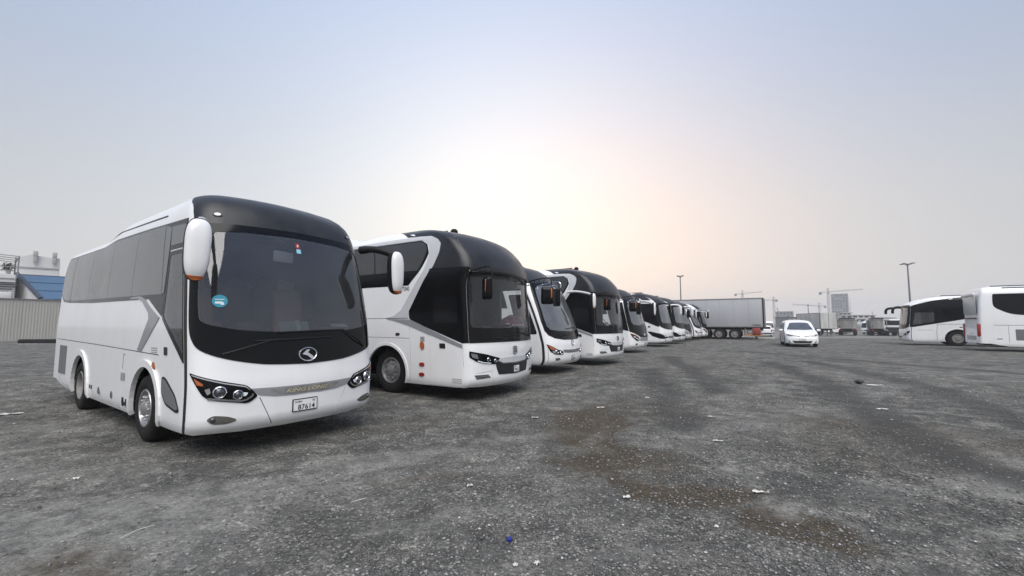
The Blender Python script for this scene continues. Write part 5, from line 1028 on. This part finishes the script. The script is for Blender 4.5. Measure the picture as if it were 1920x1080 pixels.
# things lying in the coaches
pc = MB().box((0, 0, .01), (.30, .42, .03)); 
for k in range(26): pc.add(*(lambda c, r_: ([(c[0]+r_*x, c[1]+r_*y, c[2]+r_*.5*z) for x, y, z in oct_v[:6]], [(0, 2, 4), (2, 1, 4), (1, 3, 4), (3, 0, 4), (2, 0, 5), (1, 2, 5), (3, 1, 5), (0, 3, 5)]))((rnd.uniform(-.10, .10), rnd.uniform(-.26, .26), .05+rnd.random()*.10), rnd.uniform(.05, .10)))
def inside(o, root, l, rz=0):
    Mw = Matrix.Translation(root.location) @ root.rotation_euler.to_matrix().to_4x4(); o.location = Mw @ Vector(l); o.rotation_euler = (0, 0, root.rotation_euler.z+R(rz)); return o
cl = pc.obj('patterned_cloth', M['pink'], None, 60); tag(inside(cl, c2, (-.27, .33, 1.49), 0), 'pink and white patterned cloth bundled behind the tall coach windscreen', 'cloth')
cl.scale = (1, 1.15, 1.35)
ck = MB().box((0, .3, .02), (.24, .30, .03))
for k in range(14): ck.add(*(lambda c, r_: ([(c[0]+r_*x, c[1]+r_*y, c[2]+r_*.5*z) for x, y, z in oct_v[:6]], [(0, 2, 4), (2, 1, 4), (1, 3, 4), (3, 0, 4), (2, 0, 5), (1, 2, 5), (3, 1, 5), (0, 3, 5)]))((rnd.uniform(-.08, .08), .3+rnd.uniform(-.16, .16), .05+rnd.random()*.08), rnd.uniform(.04, .08)))
o = ck.obj('pale_cloth', worn('grey_white_cloth', (.6, .6, .6), (.3, .3, .31), .9, amount=1, scale=12), None, 60); tag(inside(o, c2, (-.40, .42, 1.49), 0), 'crumpled grey white cloth beside the pink cloth on the dashboard', 'cloth')
def card(w, h, mt, root, l, rz, tilt, nm, label, stripe=None):
    Mr = Matrix.Rotation(R(tilt), 4, 'Y'); o = MB().box((0, 0, h/2), (.008, w, h), Mr).obj(nm, M[mt] if isinstance(mt, str) else mt); inside(o, root, l, rz); tag(o, label, 'card')
    if stripe: s = MB().box((.006, w*.12, h*.52), (.010, w*.14, h*1.08), Mr).obj('stripe', M[stripe], o)
    return o
card(.40, .16, mat('grey_green_folder', (.30, .34, .32), .5), c1, (-.40, .02, 1.42), 0, -25, 'folder', 'grey folder with a white strip lying on the midi coach dashboard', 'paper')
card(.30, .17, 'paper', c1, (-.36, .72, 1.40), 12, -40, 'paper_sheet', 'white paper sheet on the dashboard before the steering wheel', None)
card(.26, .18, 'paper', c4, (-.33, -.1, 1.40), 0, -20, 'paper_sheet', 'folded white paper behind the windscreen of the farther tall black coach', None)

# ------------------------------------------------------------------ van, lorries, cars
mv = place(make_van(), 18.42, 27.65, -117, 'white people carrier driving towards the camera in the middle of the yard', 'van')
tr = place(box_trailer('box_trailer', 9.6, 2.5, 1.17, 3.84, MT['box'], (-2.42, -3.75, -5.08), legs=(-.7,)), 0, 0, -32, 'large grey box trailer with black wheels parked beyond the coach row', 'trailer')
tr.location = (24.15+1.25*math.sin(R(-32)), 39.4+1.25*math.cos(R(-32)), -.02)
MB().box((-.62, -1.16, .80), (.62, .35, .60), None, .04).obj('tool_box', MT['redbox'], tr); MB().box((-.82, -1.20, .42), (1.5, .10, .14)).obj('lower_rail', MT['orange'], tr)
text_flat('THERMO', FRM((-1.0, -1.272, 1.30), (1, 0, 0), (0, 0, 1), (0, -1, 0)), .75, .12, M['ink'], tr)
kb = MB().box((0, 0, .06), (7.5, .5, .22), None, .03).obj('concrete_kerb', MT['conc']); kb.location = (21.8, 43.2, -.02); kb.rotation_euler = (0, 0, R(-14)); tag(kb, 'low pale concrete kerb lying under the end of the box trailer', 'kerb')
t2 = place(box_trailer('cargo_trailer', 10, 2.5, 1.25, 3.9, MT['boxw'], (-6.0, -7.3), legs=(-1.2, -2.6), guards=False, ribs=10), 52.2, 71.7, -104.5, 'weathered white cargo trailer standing behind the people carrier', 'trailer'); t2.location.z = -.7
d1 = place(dump_truck(), 63.3, 81.8, 50, 'dusty tipper lorry with a dark load cover next to the weathered cargo trailer', 'lorry', 'tipper lorries parked in the distance'); d1.location.z = -.7
d2 = place(copy_tree(d1), 67.3, 80.8, 56, 'dusty tipper lorry in the middle of the distant lorries', 'lorry', 'tipper lorries parked in the distance'); d2.location.z = -.7
d3 = place(copy_tree(d1), 64.6, 73.8, -122, 'tipper lorry facing the camera with a white cab next to the touring coach mirrors', 'lorry', 'tipper lorries parked in the distance'); d3.location.z = -.7
s1 = place(make_suv(), 42.6, 73.5, 62, 'white estate car seen from behind between the box trailer and the people carrier', 'car'); s1.location.z = -.7
mb = place(make_minibus(), 51.0, 86.5, -110, 'white minibus with dark windows behind the estate car', 'minibus', 'white minibuses in the distance'); mb.location.z = -.7
mb2 = place(copy_tree(mb), 70.0, 86, -150, 'white minibus between the two dusty tipper lorries', 'minibus', 'white minibuses in the distance'); mb2.location.z = -.7
mb3 = place(copy_tree(mb), 62.5, 88, -165, 'white minibus just right of the weathered cargo trailer', 'minibus', 'white minibuses in the distance'); mb3.location.z = -.7

# ------------------------------------------------------------------ far buildings, cranes, lamps
def px(u, d): return (u-960)/812.9*d
def hz(v_, d): return 1.547+(605.3-v_)/812.9*d
def slab_tower(u0, u1, vt, D, floors, label, name='concrete_tower', depth=18, yaw=0, cols=6, crown=True):
    x0, x1 = px(u0, D), px(u1, D); w = (x1-x0)*math.cos(R(yaw)); H = hz(vt, D)+.7; r = empty(name, ((x0+x1)/2, D, -.7), yaw); tag(r, label, 'building'); fh = H/floors
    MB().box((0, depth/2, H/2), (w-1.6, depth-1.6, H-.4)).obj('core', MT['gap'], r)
    for k in range(floors+1): MB().box((0, depth/2, fh*k), (w, depth, .75)).obj('floor_slab', MT['tower'], r)
    for k in range(cols+1):
        x = -w/2+.4+(w-.8)*k/cols; MB().box((x, .35, H/2+.3), (.8, .7, H+(.9 if crown else -.2))).obj('column', MT['tower'], r)
        if k: [MB().box((q_*(w/2-.3), depth*k/(cols+1), H/2), (.6, .8, H-.2)).obj('column', MT['tower'], r) for q_ in (-1, 1)]
    for k in range(floors):                                   # block infill in some bays
        for j in range(cols):
            if rnd.random() < .28: x = -w/2+.4+(w-.8)*(j+.5)/cols; MB().box((x, .9, fh*(k+.42)), ((w-.8)/cols-.9, .25, fh*.72)).obj('block_wall', MT['tower'], r)
    return r
tw = slab_tower(1558.5, 1591, 551.5, 520, 11, 'unfinished grey concrete tower with a crane beside it, in the haze', yaw=-37)
for k in range(9): MB().box((9.2+rnd.uniform(0, .7), 2+rnd.random()*3, 3+2.9*k), (1.8, 3, .35)).obj('scaffold_deck', MT['tower'], tw)
for x in (8.9, 10.1): MB().tube([(x, 2, 0), (x, 2, 33)], .12, 5).obj('scaffold_pole', MT['tower'], tw)
bl = slab_tower(1453, 1487, 584.5, 430, 4, 'low unfinished concrete block on the skyline behind the minibus', 'concrete_block', 16, yaw=-32, cols=5, crown=False)
MB().tube([(-5, 4, hz(584.5, 430)), (-6, 4, hz(575, 430))], .5, 6).obj('mast', MT['tower'], bl)
CR = 'tower cranes on the hazy skyline'
tag(tower_crane(px(1554, 505), 505, 37, 37, 9.5, -8, .075), 'tower crane standing beside the unfinished tower with its jib over it', 'crane', CR)
tag(tower_crane(px(1536, 600), 600, 24.5, 34, 8.5, 172, .06), 'tower crane with a pale jib pointing left, behind the cargo trailer', 'crane', CR)
tag(tower_crane(px(1451, 560), 560, 30.5, 14, 4.5, 178, -.02), 'tower crane just right of the grey box trailer above the concrete block', 'crane', CR)
tag(tower_crane(px(1393, 600), 600, 41.5, 28, 11, 4, .09), 'tower crane with its jib showing above the roof of the grey box trailer', 'crane', CR)
D = 190
tb = empty('terraced_building', (px(1622, D), D, -.7)); tag(tb, 'low pale terraced building with stacked flat roofs behind the tipper lorries', 'building')
for (u0, u1, v0_, v1_, dy, n_) in ((1566, 1664, 606, 597.5, 0, 9), (1588, 1654, 597.5, 590.5, 4, 6), (1598, 1621, 590.5, 585.5, 8, 3)):
    xa, xb = px(u0, D)-px(1622, D), px(u1, D)-px(1622, D); z0_, z1_ = hz(v0_, D)+.7, hz(v1_, D)+.7
    MB().box(((xa+xb)/2, dy+6, (z0_+z1_)/2), (xb-xa, 12, z1_-z0_)).obj('storey', MT['plaster'], tb); MB().box(((xa+xb)/2, dy+5.7, z1_), (xb-xa+.8, 13, .25)).obj('roof_slab', MT['conc'], tb)
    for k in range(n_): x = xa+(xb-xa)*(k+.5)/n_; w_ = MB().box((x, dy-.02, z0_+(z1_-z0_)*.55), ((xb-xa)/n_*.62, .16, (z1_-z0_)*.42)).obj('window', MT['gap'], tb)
MB().tube([(px(1648.5, D)-px(1622, D), 4, 4), (px(1648.5, D)-px(1622, D), 4, hz(583.5, D)+.7)], .10, 5).obj('aerial', M['trim'], tb)
sl = 'tall street lamps around the yard'
tag(street_lamp(px(1277, 95), 95, hz(519, 95), 4, .72, 20), 'tall street lamp rising above the coach row and grey trailer', 'street lamp', sl)
tag(street_lamp(px(1707, 78), 78, hz(496, 78), 4, .95, 10), 'tall street lamp rising behind the touring coach', 'street lamp', sl)
s3 = tag(street_lamp(px(1515, 150), 150, hz(573, 150), 2, .6, 60), 'small slim street lamp above the weathered cargo trailer', 'street lamp', sl)
# long low warehouses along the horizon
for (u0, u1, vt, D, lb) in ((1476, 1512, 595.5, 210, 'dark flat roofed shed on the horizon left of the cargo trailer'), (1655, 1700, 598, 230, 'low grey shed on the horizon behind the tipper lorries')):
    r = empty('low_shed', (px((u0+u1)/2, D), D, -.7)); tag(r, lb, 'shed'); w_ = px(u1, D)-px(u0, D); H = hz(vt, D)+.7
    MB().box((0, 5, H*.5), (w_, 10, H)).obj('wall', MT['tower'], r); MB().box((0, 5, H+.12), (w_+1, 11, .25)).obj('roof', MT['gap'], r)
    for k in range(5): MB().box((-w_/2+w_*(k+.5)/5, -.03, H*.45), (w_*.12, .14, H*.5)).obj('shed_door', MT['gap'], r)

# ------------------------------------------------------------------ left edge: hoarding, shed, houses
hw = empty('hoarding_wall', (-43.3, 35.4, 0), math.degrees(math.atan2(3.4, 1.3))); tag(hw, 'beige corrugated hoarding wall at the left edge behind the midi coach', 'wall')
pb = MB(); W_ = 2.4; nr = 12
prof = []
for k in range(nr): x = W_*k/nr; s_ = W_/nr; prof += [(x, 0), (x+s_*.38, 0), (x+s_*.5, -.022), (x+s_*.88, -.022)]
prof.append((W_-.015, 0))
pv = [(x, y, z) for z in (0, 3.58) for x, y in prof]+[(x, .03, z) for z in (0, 3.58) for x in (0, W_-.015)]
n_ = len(prof); pb.add(pv, [(k, k+1, n_+k+1, n_+k) for k in range(n_-1)]+[(2*n_, 2*n_+2, 2*n_+3, 2*n_+1), (0, n_, 2*n_+2, 2*n_), (n_-1, 2*n_+1, 2*n_+3, 2*n_-1)])
p0 = pb.obj('panel', MT['wall'], hw, 0); p0.location.x = -7.2
for k in range(1, 16):
    p = p0.copy(); COL.objects.link(p); p.parent = hw; p.location = (-7.2+2.4*k, .012*(k % 2), rnd.uniform(-.02, .02))
MB().box((11.5, -.02, 3.60), (39, .14, .07)).obj('top_rail', M['dull'], hw)
for k in range(16): MB().box((-7.2+2.4*k, .12, 1.75), (.08, .12, 3.5)).obj('post', M['dull'], hw)
DB = 66
wb = empty('white_house', (px(105, DB), DB, 0), 46); tag(wb, 'white flat roofed building with stepped parapet and two roof spouts, at the left edge', 'building')
wx = lambda u: (px(u, DB)-px(105, DB))*.72
out = [(wx(27), 0), (wx(105), 0), (wx(105), hz(484, DB)), (wx(96.5), hz(484.5, DB)), (wx(63), hz(482, DB)), (wx(54), hz(480.5, DB)), (wx(42), hz(484.5, DB)), (wx(30), hz(489, DB)), (wx(27), hz(489.5, DB))]
MB().pillow(out, [(1, 0), (1, 9)], FRM((0, 0, 0), (1, 0, 0), (0, 0, 1), (0, -1, 0)) @ Matrix.Translation((0, 0, -9))).obj('wall', MT['plaster'], wb, 0)
MB().box(((wx(27)+wx(105))/2, -.05, hz(504.5, DB)), (wx(105)-wx(27)+.1, .12, .22)).obj('string_course', MT['conc'], wb)
for u in (62, 95.5): MB().box((wx(u), -.35, hz(487, DB)), (.42, .3, 1.5), None, .1).box((wx(u), -.35, hz(479, DB)), (.5, .4, .8), None, .08).obj('roof_spout', MT['conc'], wb)
sh = empty('blue_shed', (-60, 58, 0)); tag(sh, 'shed with a steep blue sheet roof above the hoarding wall', 'shed')
P3 = lambda u, v_, D: (px(u, D)+60, D-58, hz(v_, D))
A_, B_, C_, D_ = P3(27, 514.5, 62), P3(150, 521.5, 62), P3(150, 562.5, 55), P3(76, 562, 55)
lerp = lambda a, b, t_: tuple(np.array(a)*(1-t_)+np.array(b)*t_)
for k in range(3):                                            # three sheet courses, each lapping the next
    t0, t1 = k/3, (k+1)/3+.01; q4 = [lerp(A_, D_, t0), lerp(B_, C_, t0), lerp(B_, C_, t1), lerp(A_, D_, t1)]
    nrm = Vector(np.cross(np.array(q4[1])-q4[0], np.array(q4[3])-q4[0])).normalized(); nrm = nrm if nrm.z > 0 else -nrm
    up_ = [tuple(Vector(p)+nrm*(.02 if i < 2 else .12)) for i, p in enumerate(q4)]; lo_ = [tuple(Vector(p)-nrm*.05) for p in q4]
    MB().add(up_+lo_, [(0, 1, 2, 3), (7, 6, 5, 4), (0, 4, 5, 1), (1, 5, 6, 2), (2, 6, 7, 3), (3, 7, 4, 0)]).obj('roof_sheet', MT['blue'], sh, 0)
MB().tube([tuple(Vector(A_)+Vector((0, 0, .1))), tuple(Vector(D_)+Vector((0, 0, .1)))], .28, 6).obj('verge', MT['bluedark'], sh); MB().tube([A_, B_], .12, 6).obj('ridge', MT['bluedark'], sh)
MB().add([A_, D_, (D_[0], D_[1], 0), (A_[0], A_[1], 0), B_, C_, (C_[0], C_[1], 0), (B_[0], B_[1], 0)], [(0, 1, 2, 3), (4, 7, 6, 5), (1, 5, 6, 2), (0, 3, 7, 4)]).obj('wall', MT['plaster'], sh, 0)
vl = empty('roof_terrace_house', (px(24, 58), 58, 0), 47); tag(vl, 'white house with a steel pergola frame on its roof terrace, cut by the left edge', 'building')
vx_ = lambda u: (px(u, 58)-px(24, 58))*.70; zz = lambda v_: hz(v_, 58)
MB().box((vx_(-8), 5, zz(530)/2), (vx_(24)-vx_(-40), 8, zz(530))).obj('wall', MT['plaster'], vl); MB().box((vx_(-8), 4.6, (zz(515)+zz(529))/2), (vx_(24)-vx_(-40), 9, zz(515)-zz(529))).obj('parapet', MT['plaster'], vl)
MB().box((vx_(-8), .02, zz(522)), (vx_(24.5)-vx_(-40), .1, .10)).obj('string_course', MT['conc'], vl)
for k in range(6): MB().box((vx_(14)-.3*k, -.3-.25*k, zz(534)-.33*k), (1.9, .35, .14)).obj('step', MT['gap'], vl)
MB().box((vx_(5), -1.2, zz(555)), (vx_(18)-vx_(-15), 2, .9), None, .05).obj('porch_roof', MT['plaster'], vl)
for u in (-30, 20, 27): MB().tube([(vx_(u), 2.5 if u < 27 else .6, zz(516)), (vx_(u), 2.5 if u < 27 else .6, zz(478))], .09, 6).obj('pergola_post', M['dull'], vl)
for k in range(4): MB().tube([(vx_(-40), .6+.8*k, zz(476.5+2.8*k)), (vx_(28-2.2*k), .6+.8*k, zz(479+2.8*k))], .06, 6).obj('pergola_beam', M['dull'], vl)
MB().tube([(vx_(27.5), .5, zz(479)), (vx_(20), 3.2, zz(487))], .06, 6).obj('pergola_beam', M['dull'], vl)
for z in (500, 507): MB().tube([(vx_(-40), .4, zz(z)), (vx_(22), .4, zz(z))], .04, 5).obj('railing', M['dull'], vl)
m = MB()
for k in range(260):
    c = Vector((rnd.gauss(0, .30), rnd.gauss(0, .30), rnd.gauss(0, .30))); n1 = Vector((rnd.gauss(0, 1), rnd.gauss(0, 1), rnd.gauss(0, 1))).normalized(); a1 = n1.orthogonal().normalized(); b1 = n1.cross(a1)
    m.add([tuple(c+a1*.15), tuple(c+b1*.06), tuple(c-a1*.15), tuple(c-b1*.06)], [(0, 1, 2, 3)])
bs = empty('potted_shrub', (px(1, 58), 58.5, zz(512))); m2 = m.obj('foliage', worn('dark_leaves', (.03, .045, .025), (.05, .07, .03), .7), bs, 0); m2.location.z = .9
MB().lathe([(.2, 0), (.3, .5), (.26, .5), (.0, .42)], 12).obj('pot', MT['conc'], bs); tag(bs, 'dark potted shrub on the roof terrace under the pergola', 'plant')
tk = MB().box((0, 0, .15), (2.6, .5, .3), None, .05).obj('dark_sleeper', M['trim']); tk.location = (-36.2, 33.5, 0); tk.rotation_euler = (0, 0, R(10)); tag(tk, 'dark sleeper lying on the ground before the hoarding wall', 'sleeper')

# ------------------------------------------------------------------ litter
def scrap(x, y, w, h, rz, label, mt='paper', grp='white paper scraps on the gravel', nm='paper_scrap', cat='paper scrap', lift=.012):
    m = MB(); nx_, ny_ = 5, 4; rr = random.Random(int(x*991+y*77)); vv = []
    for j in range(ny_+1):
        for i in range(nx_+1): vv.append((w*(i/nx_-.5)*(1-.25*rr.random()), h*(j/ny_-.5)*(1-.3*rr.random()), lift*(.4+1.6*rr.random())))
    top = [(j*(nx_+1)+i, j*(nx_+1)+i+1, (j+1)*(nx_+1)+i+1, (j+1)*(nx_+1)+i) for j in range(ny_) for i in range(nx_)]
    m.add(vv, top); o = m.obj(nm, M[mt], None, 0); sd = o.modifiers.new('thickness', 'SOLIDIFY'); sd.thickness = .0015
    o.location = (x, y, float(ground_z(np.array([x]), np.array([y]))[0])+.006); o.rotation_euler = (0, 0, R(rz)); return tag(o, label, cat, grp)
for a in ((2.68, 5.78, .13, .05, -20, 'largest flat white scrap alone in the middle of the gravel'), (2.26, 4.07, .15, .035, -12, 'long thin white scrap below the white powder streak'), (1.02, 3.99, .075, .04, 10, 'white scrap at the lower edge of the brown soil stain'),
          (.37, 7.13, .12, .06, -15, 'crumpled white scrap in front of the nearest black domed coach'), (3.27, 7.25, .15, .03, -8, 'thin white strip beyond the largest scrap'), (2.78, 9.06, .10, .04, 0, 'small white scrap beyond the brown stain, in line with the second black coach'),
          (8.97, 10.88, .42, .10, -10, 'wide white scrap beside the dark stone on the right of the yard'), (6.58, 7.86, .22, .05, -5, 'white scrap lying on the dark tyre track at the right'), (-8.45, 7.45, .34, .09, 15, 'white paper scrap at the far left beside the midi coach tail'),
          (-4.32, 4.43, .07, .03, 0, 'small white scrap left below the midi coach front wheel'), (-.4, 4.25, .06, .035, 20, 'small torn scrap on the gravel below the midi coach number plate'), (1.62, 8.05, .16, .03, 8, 'thin pale scrap between the tall coach and the brown stain'),
          (.02, 2.88, .035, .03, 0, 'tiny white scrap at the very bottom middle of the gravel'), (.16, 2.9, .04, .03, 40, 'tiny white scrap right of the bottom middle scrap'), (1.55, 3.42, .035, .02, 0, 'tiny pale scrap left of the lowest brown stain'),
          (-35.0, 31.5, 1.2, .3, 5, 'white sheet on the ground before the hoarding wall')):
    scrap(*a)
sw = MB().tube([(-.10, 0, .01), (0, .012, .022), (.11, .01, .015)], .0022, 6).obj('drinking_straw', M['paper']); sw.location = (-2.76, 3.33, 0.0); sw.rotation_euler = (0, 0, R(62)); tag(sw, 'white straw lying on the pale dust at the lower left', 'straw')
st_ = MB().tube([(-.07, 0, .01), (.07, .01, .014)], .0025, 6).obj('thin_stick', M['paper']); st_.location = (-1.33, 3.9, 0); st_.rotation_euler = (0, 0, R(35)); tag(st_, 'thin pale stick on the gravel below the midi coach', 'stick')
bc = MB().lathe([(.0, .018), (.016, .018), (.018, .014), (.018, 0)], 16).obj('bottle_cap', mat('blue_plastic', (.015, .025, .22), .35)); bc.location = (-.02, 3.22, float(ground_z(np.array([-.02]), np.array([3.22]))[0])+.008); bc.rotation_euler = (.3, .1, 0); tag(bc, 'small blue bottle cap on the gravel at the bottom middle', 'bottle cap')
rk = MB().add([(.13*x, .09*y, .07*z+.05) for x, y, z in oct_v], [tuple(f_) for f_ in oct_f]).obj('stone', mat('dark_stone', (.05, .05, .05), .9), None, 0); rk.location = (8.81, 11.16, 0); tag(rk, 'dark stone lying beside the wide white scrap', 'stone')

# ------------------------------------------------------------------ air
hb = MB().box((0, 0, 33), (3200, 3200, 70)).obj('haze', None, None, 0); tag(hb, 'pale evening haze filling the air over the yard', 'haze', kind='stuff')
hm = bpy.data.materials.new('haze_air'); hm.use_nodes = True; t = hm.node_tree
for n in list(t.nodes): t.nodes.remove(n)
pv_ = nd(t, 'ShaderNodeVolumePrincipled'); pv_.inputs['Color'].default_value = (.90, .91, .93, 1); pv_.inputs['Density'].default_value = HAZE; pv_.inputs['Anisotropy'].default_value = .0
oo = nd(t, 'ShaderNodeOutputMaterial'); t.links.new(pv_.outputs[0], oo.inputs['Volume']); hb.data.materials.append(hm)
